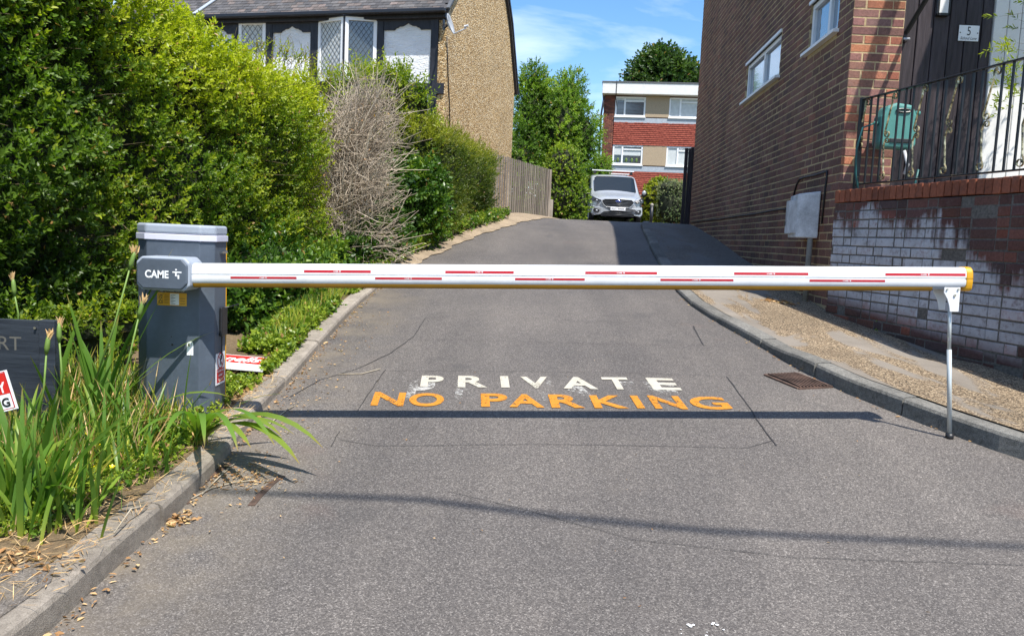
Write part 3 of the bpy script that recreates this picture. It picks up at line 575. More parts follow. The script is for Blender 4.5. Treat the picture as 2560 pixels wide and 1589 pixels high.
# ---------------------------------------------------------------- whitewashed garden wall
w0 = ongnd(2069, 782, pz_); w1 = ongnd(2560, 948, pz_); GU = unit([w1[0]-w0[0], w1[1]-w0[1], 0]); w0 = np.array([w0[0]+.0, w0[1], 0]) ; GNm = unit([-(-GU[1]), -GU[0], 0])
GNm = np.array([GU[1], -GU[0], 0]); GNm = GNm if GNm[0] < 0 else -GNm
s_end = np.linalg.norm(w1[:2]-w0[:2])+1.6
ct = onto(2099, 477, w0, GNm)[2]; ct2 = onto(2560, 436, w0, GNm)[2]; CT = (ct+ct2)/2
GW = thing('garden_wall', 'brick garden wall flaking white paint below a red coping', 'wall', (w0[0], w0[1], PD(*w0[:2])))
O = w0-GU*.02
m = MB(); m.obox(O+np.array([0, 0, .2]), GU*s_end, -GNm*.22, (0, 0, CT-.115-.2)); m.build('wall_core', MORTG, GW)
GPAL = ([(.135, .065, .053), (.16, .066, .052), (.115, .060, .052), (.23, .078, .053), (.09, .058, .055)], [4, 3, 3, 1, 2])
nz0 = CT-.115-.075*math.floor((CT-.115-.45)/.075)
bricks(GW, O, GU, GNm, s_end, nz0+.008, CT-.11, 'flemish', BRK_W, GPAL, None, 300, proud=.004, wob=1.2, zfun=lambda p: PD(p[0]-.12, p[1])-.0, stuff_mat=BRK_A)
CM = [brick_mesh(.065, .108, .2, k=k) for k in range(4)]; CR = np.array([GU, -GNm, [0, 0, 1]]).T
fl = np.linalg.det(CR) < 0; cmm = []
for q in CM:
    q.add([(.004, .004, .108), (.061, .004, .108), (.061, .2, .108), (.004, .2, .108)], [(0, 1, 2, 3)])
    if fl: q.f = [f[::-1] for f in q.f]
    cmm.append(q.mesh('coping_brick', BRK_O))
s = 0; k = 0
while s < s_end-.06:
    j = random.uniform(.8, 1.15); inst('coping_brick', cmm[k % 4], O+GU*s+GNm*(.012+random.uniform(-.003, .004))+np.array([0, 0, CT-.108+random.uniform(-.003, .003)]), GW, CR, (.30*j, .10*j, .055*j, 1)); s += .075; k += 1
m = MB(); m.obox(O+np.array([0, 0, CT-.104]), GU*s_end, -GNm*.205, (0, 0, .094)); m.build('coping_mortar', MORTG, GW)
# short grey render strip joining the house corner to the wall
# landing behind the wall
c0 = O-GNm*.23; c1 = O+GU*s_end-GNm*.23
m = MB(); m.prism([(c0[0], c0[1]), (c1[0], c1[1]), (9, c1[1]), (9, CY+.1), (c0[0]+.06, CY+.02)], (0, 0, .3), (1, 0, 0), (0, 1, 0), (0, 0, CT-.06-.3)); tag(m.build('landing', LAND), 'concrete front landing behind the garden wall', None, None, 'structure')
# ---------------------------------------------------------------- ironwork railing on the wall
RO = O-GNm*.10; RZ = CT+.045; rt = onto(2157, 246, RO, GNm); rt2 = onto(2560, 146, RO, GNm); RH = (rt[2]+rt2[2])/2
rs = np.dot(onto(2140, 458, RO, GNm)-RO, GU)
R_ = thing('railing', 'black wrought iron balustrade with worn gilt scrolls above the wall', 'railing', RO+GU*rs+np.array([0, 0, RZ]))
rl = s_end-rs-.05
m = MB(); m.obox(RO+GU*rs+GNm*.02+np.array([0, 0, RH-.012]), GU*rl, -GNm*.04, (0, 0, .012)); m.build('top_rail', BLKI, R_, False, .003, 1)
m = MB(); m.obox(RO+GU*rs+GNm*.015+np.array([0, 0, RZ]), GU*rl, -GNm*.03, (0, 0, .012)); m.build('bottom_rail', BLKI, R_, False, .003, 1)
m = MB(); m.obox(RO+GU*(rs-.02)+GNm*.02+np.array([0, 0, CT-.02]), GU*.035, -GNm*.04, (0, 0, RH-CT+.03)); m.build('end_post', BLKI, R_, False, .003, 1)
m = MB(); m.box((0, 0, 0), (.013, .013, RH-RZ-.01)); bar_me = m.mesh('bar', BLKI); rotz = np.array([GU, [-GU[1], GU[0], 0], [0, 0, 1]]).T
def scroll_path(h):
    P = []; q = lambda s, z: P.append((s, z))
    def spiral(cx, cz, r, a0, turns, sgn, rev=False):
        pts = [(cx+r*(1-.55*t)*math.cos(a0+sgn*t*turns*2*math.pi), cz+r*(1-.55*t)*math.sin(a0+sgn*t*turns*2*math.pi)) for t in np.linspace(0, 1, 14)]; return pts[::-1] if rev else pts
    up = spiral(-.045, h-.045, .034, 0, 1.2, 1, True)+[(-.012, h-.09), (.05, h*.56), (.052, h*.53)]+spiral(.018, h*.535, .03, -.0, 1.05, -1)
    lo = spiral(.012, h*.455, .026, .6, 1.0, 1, True)+[(.044, h*.45), (.055, h*.40), (.030, h*.12), (.02, .07)]+spiral(.045, .045, .034, math.pi*.8, 1.15, 1)
    return up, lo
hh = RH-RZ-.012; ups, los = scroll_path(hh)
def ribbon(m, pts, wd=.014, th=.005):
    P = np.array(pts); n = len(P); T = np.gradient(P, axis=0); T /= np.linalg.norm(T, axis=1)[:, None]; Nn = np.c_[-T[:, 1], T[:, 0]]*th/2; V = []
    for p, q in zip(P, Nn):
        V += [(p[0]+q[0], -wd/2, p[1]+q[1]), (p[0]+q[0], wd/2, p[1]+q[1]), (p[0]-q[0], wd/2, p[1]-q[1]), (p[0]-q[0], -wd/2, p[1]-q[1])]
    m.add(V, [(i*4+k, i*4+(k+1) % 4, i*4+4+(k+1) % 4, i*4+4+k) for i in range(n-1) for k in range(4)])
m = MB(); ribbon(m, ups); ribbon(m, los); scr_me = m.mesh('scroll_bar', BRASS)
k = 0; s = rs+.03
while s < s_end-.1:
    p = RO+GU*s+np.array([0, 0, RZ+.006])
    if k % 4 == 0: inst('scroll_bar', scr_me, p+np.array([0, 0, .004]), R_, np.array([-GU, [GU[1], -GU[0], 0], [0, 0, 1]]).T)
    else: inst('bar', bar_me, p+np.array([0, 0, (RH-RZ)/2-.003]), R_, rotz)
    s += .0885; k += 1
# ---------------------------------------------------------------- things on the porch
rc = atY(2237, 318, 6.98); T = thing('hose_reel', 'teal plastic hose reel hanging on the lit brick pier', 'hose reel', rc)
m = MB(); ww, hh2, dd = .31, .37, .17
prof = [(-.5, -.38), (-.44, -.5), (.44, -.5), (.5, -.4), (.47, .25), (.33, .48), (-.1, .52), (-.36, .44), (-.5, .2)]
m.prism([(a*ww, b*hh2) for a, b in prof], rc-np.array([0, dd/2, 0]), (1, 0, 0), (0, 0, 1), (0, dd, 0)); m.build('reel_case', TEAL, T, False, .025, 3)
m = MB(); m.tube([rc+np.array([0.02+.06*math.cos(t), -dd/2-.008, .125+.014*math.sin(t)]) for t in np.linspace(0, 2*math.pi, 16)], .007, 6); m.build('handle_slot', BLK, T)
m = MB(); m.box(rc+np.array([.02, -dd/2-.004, -.125]), (.19, .012, .035)); m.build('hose_outlet', BLK, T, False, .004, 1)
m = MB(); m.tube([rc+np.array([ww*.5, -.02, .12]), rc+np.array([ww*.5+.035, -.02, .12])], .02, 8); m.tube([rc+np.array([-ww*.5-.04, -.03, .02]), rc+np.array([-ww*.5, -.03, .02])], .016, 8, 0); tag(m.build('crank_handle', TEAL, T, True), kind='stuff')
m = MB(); m.box(rc+np.array([0, dd/2+.04, 0]), (.12, .09, .16)); m.build('wall_bracket', BLK, T)
hp = [rc+np.array(q) for q in ((-.19, -.03, .02), (-.28, -.02, -.02), (-.31, 0, -.2), (-.30, .0, -.4), (-.24, .03, -.6), (-.12, .06, -.71), (.02, .05, -.72), (.12, 0, -.64), (.2, -.03, -.5), (.22, -.03, -.35))]
m = MB(); m.tube(hp, .009, 6); m.build('hose', TEALD, T, True)
m = MB(); m.tube([rc+np.array([.07, -.06, -.2]), rc+np.array([.1, -.08, -.32]), rc+np.array([.08, -.08, -.4])], .014, 6); m.build('nozzle', METER, T, True)
# number plate
n0 = onto(2395, 102, (0, cy-.012, 0), (0, -1, 0)); n1 = onto(2449.5, 65, (0, cy-.012, 0), (0, -1, 0)); wd, ht = n1[0]-n0[0], n1[2]-n0[2]
T = thing('house_number_sign', 'white enamel sign reading 5 School Lane on black cladding', 'sign', n0)
m = MB(); m.obox(n0, (wd, 0, 0), (0, .004, 0), (0, 0, ht)); m.build('plate', WHT, T, False, .0018, 2)
AX = lambda u, v: n0+np.array([u*wd, -.001, v*ht])
lettering('numeral', '5', AX(.41, .36), (wd*.17, 0, 0), (0, 0, ht*.55), BLK, T, 0, 0, .0008)
lettering('street_name', 'School Lane', AX(.10, .09), (wd*.80, 0, 0), (0, 0, ht*.18), BLK, T, 0, .3, .0008)
for u in (.07, .93): m = MB(); m.tube([AX(u, .52)+np.array([0, .001, 0]), AX(u, .52)-np.array([0, .003, 0])], .005, 8); m.build('screw', BLK, T)
# porch light
l0 = onto(2345, 38, (0, cy-.05, 0), (0, -1, 0)); T = thing('porch_light', 'slim wall lantern with frosted panels on black cladding', 'wall light', l0)
m = MB(); m.obox(l0, (.10, 0, 0), (0, .07, 0), (0, 0, .02)); m.obox(l0+np.array([0, .055, 0]), (.10, 0, 0), (0, .012, 0), (0, 0, .55)); m.obox(l0+np.array([-.004, 0, 0]), (.012, 0, 0), (0, .01, 0), (0, 0, .5)); m.obox(l0+np.array([.092, 0, 0]), (.012, 0, 0), (0, .01, 0), (0, 0, .5)); m.build('frame', BLK, T)
m = MB(); m.obox(l0+np.array([.012, .004, .02]), (.076, 0, 0), (0, .05, 0), (0, 0, .48)); m.build('diffuser', WHT2, T)
# gallows bracket, and unseen canopy placed so its shade falls on pier and cladding
T = thing('porch_canopy', 'black timber porch canopy, unseen and placed by its shade, with a slanting bracket above the door', 'canopy', (CX+.6, cy, 4.9))
k0 = onto(2262, 88, (0, cy-.02, 0), (0, -1, 0)); m = MB(); m.obox(k0+np.array([-.03, -.02, -.06]), (.05, 0, 0), (0, .04, 0), (0, 0, .9)); m.build('wall_post', CLAD, T)
m = MB(); m.tube([k0+np.array([0.0, -.03, .02]), k0+np.array([.10, -.35, .42]), k0+np.array([.20, -.70, .86])], .022, 6); m.build('brace', BLKI, T)
m = MB(); m.tube([k0+np.array([-.02, -.03, -.04]), k0+np.array([.02, -.06, -.045])], .009, 6); m.build('bolt', METER, T)
SD = np.array([SUN_H[0], SUN_H[1], math.tan(SUN_EL)])
def cast(px, py, q, yy=CY): s_ = onto(px, py, (0, yy, 0), (0, -1, 0)); return s_+SD*q
A = cast(2232, -60, 1.25); B = cast(2106, 330, 1.25); A2 = cast(2268, -60, 1.25); m = MB(); dn = unit(B-A); wv = np.array([.13, 0, 0]); m.obox(A-dn*.6, (B-A)+dn*.62, wv, (0, .04, 0)); m.build('barge_board', CLAD, T)  # unseen board, set out so its shadow crosses the pier
A = cast(2365, 10, 1.15, cy); B = cast(2306, 207, .25, cy); q0 = cast(2352, 60, 1.15, cy)
m = MB(); m.obox((A[0], cy-1.35, max(A[2], 4.7)), (4.2, 0, 0), (0, 1.33, 0), (0, 0, .12)); m.build('canopy_deck', CLAD, T)
# bamboo in a pot
pb = np.array([4.20, 6.35, CT-.06]); T = thing('bamboo_plant', 'leafy potted bamboo behind the railing against the white door', 'potted plant', pb)
m = MB(); n = 18; rows = [[(pb[0]+r*math.cos(a), pb[1]+r*math.sin(a), pb[2]+z) for a in np.linspace(0, 2*math.pi, n+1)] for r, z in ((.15, 0), (.2, .34), (.22, .34), (.22, .40), (.19, .40), (.18, .33), (0.0, .33))]; m.grid(rows, flip=False); m.build('pot', TERR, T, True)
BAMBOO = (T, pb)
# ================================================================== THE BARRIER
cz = .38
BC = thing('barrier_cabinet', 'slate grey octagonal barrier cabinet with pale lid beside the iris clump', 'barrier', (-1.82, 4.4, .45))
plan = [(-1.885, 4.10), (-1.612, 4.10), (-1.556, 4.165), (-1.556, 4.32), (-1.61, 4.37), (-1.89, 4.37), (-1.958, 4.32), (-1.958, 4.165)]
def grow(pl, e): c = np.mean(pl, axis=0); return [tuple(c+(np.array(p)-c)*(1+e/np.linalg.norm(np.array(p)-c))) for p in pl]
m = MB(); m.prism(plan[:4]+[(-1.556, 4.325), (-1.958, 4.325)]+plan[7:], (0, 0, cz), (1, 0, 0), (0, 1, 0), (0, 0, 1.406-cz)); m.build('body', CABG, BC, False, .006, 3)
m = MB(); m.prism([(-1.958, 4.328), (-1.553, 4.328), (-1.61, 4.375), (-1.89, 4.375)], (0, 0, cz), (1, 0, 0), (0, 1, 0), (0, 0, 1.406-cz)); m.build('rear_door', YEL, BC, False, .003, 2)
m = MB(); m.prism(grow(plan, .010), (0, 0, 1.406), (1, 0, 0), (0, 1, 0), (0, 0, .032)); m.build('lid_lip', CABW, BC, False, .003, 2)
m = MB(); m.prism(grow(plan, .006), (0, 0, 1.4385), (1, 0, 0), (0, 1, 0), (0, 0, .05)); m.build('lid', CABL, BC, False, .012, 3)
m = MB(); m.prism(grow(plan, .03), (0, 0, .30), (1, 0, 0), (0, 1, 0), (0, 0, .14)); m.build('footing', KERB, BC, False, .01, 2)
FY = 4.10; fp = lambda px, py, y=FY: onto(px, py, (0, y, 0), (0, -1, 0))
# key plate and holes
k0 = fp(464, 887); k1 = fp(487, 854); r = .0165; cx_, czz = (k0[0]+k1[0])/2, k1[2]-r*.9
pts = [(cx_-r, k0[2]-k1[2]+.0), (cx_+r, k0[2]-k1[2])]; poly = [(-r, k0[2]-czz), (r, k0[2]-czz)]+[(r*math.cos(a), r*math.sin(a)) for a in np.linspace(0, math.pi, 12)]
m = MB(); m.prism(poly, (cx_, FY-.002, czz), (1, 0, 0), (0, 0, 1), (0, .003, 0)); kp = m.build('key_plate', WPR, BC)
m = MB(); m.tube([(cx_, FY, czz), (cx_, FY-.012, czz)], .0075, 12); m.build('lock', CHR, kp, True)
m = MB()
for px, py, rr in ((429, 841, .003), (431, 861, .0058), (429, 881, .003)): p = fp(px, py); m.tube([(p[0], FY+.002, p[2]), (p[0], FY-.002, p[2])], rr, 10)
m.build('drilled_holes', BLK, BC)
# rating label
a = fp(393, 762); b = fp(467, 733); lw, lh = b[0]-a[0], b[2]-a[2]; O = np.array([a[0], FY-.0015, a[2]])
m = MB(); m.obox(O, (lw, 0, 0), (0, .0015, 0), (0, 0, lh)); lb = m.build('rating_label', YEL, BC)
m = MB(); m.obox(O+np.array([lw*.44, -.0006, lh*.06]), (lw*.30, 0, 0), (0, .0006, 0), (0, 0, lh*.88)); m.build('label_table', WPR, lb)
lettering('label_print', 'CE', O+np.array([lw*.06, -.0006, lh*.14]), (lw*.15, 0, 0), (0, 0, lh*.26), BLK, lb, .01)
lettering('label_print', 'UK', O+np.array([lw*.06, -.0006, lh*.70]), (lw*.13, 0, 0), (0, 0, lh*.16), BLK, lb, .01); lettering('label_print', 'CA', O+np.array([lw*.06, -.0006, lh*.50]), (lw*.13, 0, 0), (0, 0, lh*.16), BLK, lb, .01)
m = MB()
for k in range(7): m.obox(O+np.array([lw*.46, -.0012, lh*(.14+.11*k)]), (lw*(.10 if k % 2 else .16), 0, 0), (0, .0004, 0), (0, 0, lh*.03))
for k in range(6): m.obox(O+np.array([lw*.25, -.0012, lh*(.16+.12*k)]), (lw*.15, 0, 0), (0, .0004, 0), (0, 0, lh*.025))
for k in range(3): m.obox(O+np.array([lw*.78, -.0012, lh*(.16+.2*k)]), (lw*.17, 0, 0), (0, .0004, 0), (0, 0, lh*.03))
m.build('fine_print', BLK, lb)
m = MB(); m.obox(O+np.array([lw*.05, 0, lh*1.04]), (lw*.9, 0, 0), (0, .0012, 0), (0, 0, lh*.2)); ls = m.build('label_strip', BLK, BC)
lettering('label_print', 'AUTOMATIC SYSTEM', O+np.array([lw*.08, -.0002, lh*1.07]), (lw*.84, 0, 0), (0, 0, lh*.13), WPR, ls, .005)
# side facet: photocell box, latch and warning notice
SX = -1.554
m = MB(); m.obox((SX, 4.22, 1.02-.115), (.016, 0, 0), (0, .085, 0), (0, 0, .155)); m.build('sensor_cover', BLK, BC, False, .006, 2)
m = MB(); m.tube([(SX+.006, 4.26, 1.055), (SX+.03, 4.28, 1.06), (SX+.06, 4.35, 1.07)], .003, 5); m.tube([(SX+.004, 4.255, .905), (SX+.004, 4.25, .78)], .0035, 5); m.build('sensor_wire', BLK, BC)
m = MB(); m.obox((SX, 4.23, 1.345), (.012, 0, 0), (0, .075, 0), (0, 0, .012)); m.tube([(SX+.008, 4.24, 1.355), (SX+.014, 4.24, 1.355)], .006, 8); m.tube([(SX+.008, 4.295, 1.355), (SX+.014, 4.295, 1.355)], .006, 8); m.build('latch', CHR, BC)
pl = lambda px, py: onto(px, py, (SX, 0, 0), (1, 0, 0)); a = pl(528.5, 969); b = pl(529.5, 889); y0, y1 = 4.175, 4.305; z0, z1 = a[2], b[2]
nA = np.array([0, y1-y0, 0]); nB = np.array([0, 0, z1-z0]); nO = np.array([SX+.002, y0, z0]); 
m = MB(); m.obox(nO-np.array([.002, 0, 0]), nA, (.002, 0, 0), nB); wn = m.build('warning_notice', WPR, BC)
m = MB(); m.obox(nO+nA*.1+nB*.06, nA*.8, (.0007, 0, 0), nB*.44); m.build('red_panel', RED, wn)
def ring(m, c, A, B, r0, r1, n=28, nn=(1, 0, 0), th=.0008):
    A = np.array(A, float); B = np.array(B, float); nn = np.array(nn)*th
    V = [c+A*math.cos(t)*q+B*math.sin(t)*q+nn for q in (r0, r1) for t in np.linspace(0, 2*math.pi, n+1)[:-1]]
    m.add(V, [(i, n+i, n+(i+1) % n, (i+1) % n) for i in range(n)])
cc = nO+nA*.5+nB*.75; ay = np.array([0, 1, 0.]); azv = np.array([0, 0, 1.]); m = MB(); ring(m, cc, ay, azv, .036, .045); m.build('prohibition_ring', RED, wn)
m = MB(); d_ = unit([0, 1, -1]); m.obox(cc-d_*.037+np.array([.0006, 0, 0])-unit([0, 1, 1])*.003, d_*.074, unit([0, 1, 1])*.006, (.0005, 0, 0)); m.build('prohibition_bar', RED, wn)
m = MB(); m.ball(cc+np.array([.0008, 0, .022]), (.0006, .005, .006), 8, 5)
for p, q, r in (((0, .015), (.0, -.005), .005), ((0, -.005), (-.010, -.026), .0032), ((0, -.005), (.010, -.026), .0032), ((0, .012), (-.012, 0), .0024), ((0, .012), (.012, .003), .0024)): m.tube([cc+np.array([.0004, *p]), cc+np.array([.0004, *q])], r*.7, 5)
m.build('walking_figure', BLK, wn)
for k, t in enumerate(('Do not walk', 'under', 'barrier')): lettering('notice_print', t, nO+np.array([.0006, 0, 0])+nA*(.16 if k == 0 else .28)+nB*(.40-.14*k), nA*(.68 if k == 0 else .44), nB*.075, WPR, wn, .02)
# arm and its drive head
AX0, AX1 = -1.596, 2.266
def armc(X): t = (X-AX0)/(AX1-AX0); return np.array([X, 4.005+.055*t, 1.240+.149*t])
AD = unit(armc(AX1)-armc(AX0)); AN = unit(np.cross(AD, [0, 0, 1])); AN = AN if AN[1] < 0 else -AN; AU = unit(np.cross(AN, AD)); AU = AU if AU[2] > 0 else -AU
AL = np.linalg.norm(armc(AX1)-armc(AX0))
BA = thing('road_barrier', 'long white barrier arm with red reflective strips across the road', 'barrier arm', armc(AX0))
HB = thing
hp_ = lambda px, py: onto(px, py, (0, 3.93, 0), (0, -1, 0))
e0 = hp_(340, 723); e1 = hp_(474, 645); ww, wh = e1[0]-e0[0], e1[2]-e0[2]; ch = .026
octo = [(ch, 0), (ww-ch, 0), (ww, ch), (ww, wh-ch), (ww-ch, wh), (ch, wh), (0, wh-ch), (0, ch)]
m = MB(); m.prism(octo, (e0[0], 3.93, e0[2]), (1, 0, 0), (0, 0, 1), (0, .165, 0)); hd = m.build('arm_head', CABL, BA, False, .009, 3)
m = MB(); i_ = .008; c2 = ch+.004; o2 = [(i_+c2, i_), (ww-i_-c2, i_), (ww-i_, i_+c2), (ww-i_, wh-i_-c2), (ww-i_-c2, wh-i_), (i_+c2, wh-i_), (i_, wh-i_-c2), (i_, i_+c2)]
m.prism(o2, (e0[0], 3.918, e0[2]), (1, 0, 0), (0, 0, 1), (0, .02, 0)); hc = m.build('head_cover', CABG, hd, False, .006, 3)
LO = np.array([e0[0], 3.918, e0[2]])
lettering('maker_name', 'CAME', LO+np.array([ww*.19, 0, wh*.37]), (ww*.44, 0, 0), (0, 0, wh*.235), WPR, hc, .03)
u0, v0 = ww*.70, wh*.37; s_ = wh*.27; m = MB()
for a, b, c, d in ((0, .66, .36, .80), (.44, .66, 1.0, .80), (.36, .80, .44, .66)): m.obox(LO+np.array([u0+a*s_, -.001, v0+min(b, d)*s_]), ((c-a)*s_, 0, 0), (0, .001, 0), (0, 0, abs(d-b)*s_))
m.obox(LO+np.array([u0+.30*s_, -.0012, v0+.28*s_]), (.17*s_, 0, 0), (0, .001, 0), (0, 0, .44*s_)); m.obox(LO+np.array([u0+.58*s_, -.0012, v0+.0*s_]), (.17*s_, 0, 0), (0, .001, 0), (0, 0, .44*s_)); m.obox(LO+np.array([u0+.44*s_, -.0012, v0+.26*s_]), (.17*s_, 0, 0), (0, .001, 0), (0, 0, .15*s_)); m.tube([LO+np.array([u0+.40*s_, 0, v0+1.0*s_]), LO+np.array([u0+.40*s_, -.0012, v0+1.0*s_])], .1*s_, 10)
m.build('maker_symbol', WPR, hc)
# section of the arm: v = depth towards the viewer, w = height
sec = [(.034, .0588), (.0, .0600), (-.024, .0585), (-.038, .050), (-.0450, .034), (-.0470, .016), (-.0470, .0090), (-.0425, .0066), (-.0425, .0030), (-.0472, .0005), (-.0475, -.012), (-.0460, -.026), (-.040, -.0365), (-.034, -.0375), (.034, -.0375), (.046, -.01), (.046, .034)]
def sweep(poly, a, b, rnd=0): 
    m = MB(); A0 = armc(AX0)+AD*a; m.prism(poly, A0, -AN, AU, AD*(b-a)); return m
o = sweep(sec, -.05, AL).build('arm_tube', ARMW, BA, True); md = o.modifiers.new('split', 'EDGE_SPLIT'); md.split_angle = math.radians(32)
sweep([(-.041, -.0378), (-.036, -.052), (-.028, -.0595), (.028, -.0595), (.036, -.052), (.041, -.0378)], .0, AL-.165).build('bottom_rubber', YELD, BA, False, .003, 2)
sweep([(-.0405, -.0376), (-.030, -.050), (.030, -.050), (.0405, -.0376)], AL-.166, AL-.03).build('grey_rubber', CABL, BA)
cap = [(u*1.06, v*1.045) for u, v in sec[:6]]+[(-.0500, .0005)]+[(u*1.06, v*1.045) for u, v in sec[10:12]]+[(-.044, -.050), (-.03, -.060), (.03, -.060), (.050, -.03), (.05, .034)]
o = sweep(cap, AL-.006, AL+.032).build('end_cap', YEL, BA, False, .012, 3)
m = sweep([(-.0502, .0062), (-.0502, .0034), (.05, .0034), (.05, .0062)], AL-.0055, AL+.0325).build('cap_groove', YELD, BA)
SCX = PW/2436.0
def armX(px):
    t = 0
    for k in range(6):
        X = AX0+(AX1-AX0)*t; y = armc(X)[1]-.047; p = atY(px, 690, y); t = (p[0]-AX0)/(AX1-AX0)
    return np.linalg.norm(armc(p[0])-armc(AX0))*(1 if p[0] > AX0 else -1)
def on_face(v): return np.interp(v, [-.026, -.012, .0005, .0030, .0090, .016, .034, .05], [-.0460, -.0475, -.0472, -.0425, -.047, -.047, -.0450, -.038])
for a_, b_, up in ((723, 882, 1), (1059, 1222, 1), (1392, 1563, 1), (1746, 1923, 1), (2106, 2297, 1), (548, 705, 0), (892, 1051, 0), (1225, 1391, 0), (1571, 1745, 0), (1926, 2106, 0)):
    s0, s1 = armX(a_*SCX), armX(b_*SCX); v0, v1 = (.0175, .0305) if up else (-.0145, -.0035)
    O = armc(AX0)+AD*s0-AN*0; f0, f1 = on_face(v0), on_face(v1)
    A0 = armc(AX0)+AD*s0-AN*(f0)+AU*v0+AN*.0007; B0 = armc(AX0)+AD*s0-AN*(f1)+AU*v1+AN*.0007; L_ = AD*(s1-s0)
    m = MB(); m.add([A0, A0+L_, B0+L_, B0, A0-AN*.003, A0+L_-AN*.003, B0+L_-AN*.003, B0-AN*.003], [(0, 1, 2, 3), (5, 4, 7, 6), (4, 5, 1, 0), (3, 2, 6, 7)]); st = m.build('red_strip', RED, BA)
    h = B0-A0; lettering('strip_name', 'CAME', A0+L_*.44+h*.25+AN*.0004, L_*.075, h*.5, WPR, st, .01)
    m = MB(); q = A0+L_*.535+h*.22+AN*.0009; m.add([q, q+L_*.008, q+L_*.008+h*.35, q+h*.35, q-L_*.008+h*.35, q+L_*.016+h*.35, q+L_*.016+h*.52, q-L_*.008+h*.52], [(0, 1, 2, 3), (4, 5, 6, 7)]); m.build('strip_symbol', WPR, st)
# hanging support at the free end
b0 = armX(2250*SCX); b1 = armX(2289*SCX); BO = armc(AX0)+AD*b0+AU*-.050
foot = ongnd(2373, 1096); SP = thing('arm_support', 'white bracket with slim steel prop standing on the asphalt under the arm', 'support leg', foot)
bw = b1-b0; m = MB(); Z = np.array([0, 0, 1.]); top = BO-AN*(-.036)
bp = [(0, 0), (bw, 0), (bw*.97, -.125), (bw*.42, -.125), (bw*.36, -.095), (bw*.22, -.06), (0, -.03)]
O1 = armc(AX0)+AD*b0+AN*.040-AU*.038; m.prism([(u, v-.0) for u, v in bp], O1, AD, AU, -AN*.006); m.build('bracket_plate', ARMW, SP, False, .002, 1)
m = MB(); m.prism([(u-.016 if u < bw*.5 else u-.03, v*.97) for u, v in bp], O1-AN*.07, AD, AU, -AN*.006); m.build('bracket_plate', ARMW, SP, False, .002, 1)
m = MB()
for u, v, r in ((.17, -.012, .005), (.85, -.012, .005), (.66, -.042, .0065)): c = O1+AD*bw*u+AU*v; m.tube([c-AN*.004, c+AN*.006], r, 8)
m.build('bolt', CHR, SP)
tp = O1+AD*bw*.62-AU*.12-AN*.035; m = MB(); m.tube([foot+np.array([0, 0, .02]), tp-(tp-foot)*.30], .0115, 12); m.tube([tp-(tp-foot)*.32, tp+np.array([0, 0, .03])], .0090, 12); m.build('pole', STEEL, SP, True)
m = MB(); m.tube([foot-np.array([0, 0, .003]), foot+np.array([0, 0, .028])], [.021, .0195], 14); m.build('rubber_foot', BLK, SP, True)
# ================================================================== SIGNS ON THE LEFT
sy = 3.72; t0 = onto(138, 803, (0, sy, 0), (0, -1, 0)); s1 = onto(99, 805, (0, sy, 0), (0, -1, 0)); xl_ = -2.86; zb = .40
NS = thing('name_board', 'navy wooden name board with faded capitals among the iris leaves', 'sign', (xl_+.3, sy, zb))
m = MB(); m.obox((xl_, sy, zb), (s1[0]-.004-xl_, 0, 0), (0, .022, 0), (.0, 0, t0[2]-zb)); m.build('panel', BOARD, NS, False, .002, 1)
m = MB(); m.obox((s1[0]+.002, sy-.012, zb), (t0[0]-s1[0], 0, 0), (0, .045, 0), (0, 0, t0[2]-zb+.004)); m.build('post', BOARD, NS, False, .002, 1)
a = onto(-4, 873, (0, sy, 0), (0, -1, 0)); b = onto(53, 842, (0, sy, 0), (0, -1, 0)); lettering('capitals', 'RT', (a[0], sy, a[2]), (b[0]-a[0], 0, 0), (0, 0, b[2]-a[2]), SIGNT, NS)
m = MB(); c = onto(90, 819, (0, sy, 0), (0, -1, 0)); m.tube([c, c-np.array([0, .012, 0])], .006, 8); m.build('screw', CHR, NS)
sy = 3.50; q = lambda x, y: onto(x, y, (0, sy, 0), (0, -1, 0)); tr_, br_ = q(15, 924), q(46, 1020); bl_ = q(-60, 1046); D1 = br_-tr_; Bv = unit(bl_-br_); hgt = np.linalg.norm(D1)*2.0
A_ = -Bv*.46; Bu = -unit(D1)*hgt; Bu = unit(Bu-unit(A_)*np.dot(Bu, unit(A_)))*np.linalg.norm(D1)*1.0; O = br_-A_
PS = thing('parking_sign', 'tilted red and white metal sign leaning on the navy board', 'sign', O+A_*.5)
m = MB(); m.obox(O, A_, (0, .002, 0), Bu); m.build('plate', WPR, PS, False, .0, 1)
pn = np.array([0, -.0006, 0]); m = MB(); m.obox(O+A_*.04+Bu*.42+pn, A_*.925, (0, .0006, 0), Bu*.53); m.build('red_field', REDS, PS)
m = MB()
for a_, b_, c_, d_ in ((.03, .04, .94, .015), (.03, .96, .94, .015), (.965, .04, .01, .935)): m.obox(O+A_*a_+Bu*b_+pn, A_*c_, (0, .0006, 0), Bu*d_)
m.build('red_border', RED, PS)
lettering('capitals', 'Y', O+A_*.865+Bu*.46+pn, A_*.08, Bu*.27, WPR, PS, .03, 0, .0012); lettering('capitals', 'NG', O+A_*.775+Bu*.10+pn, A_*.165, Bu*.23, BLK, PS, .03, 0, .0012)
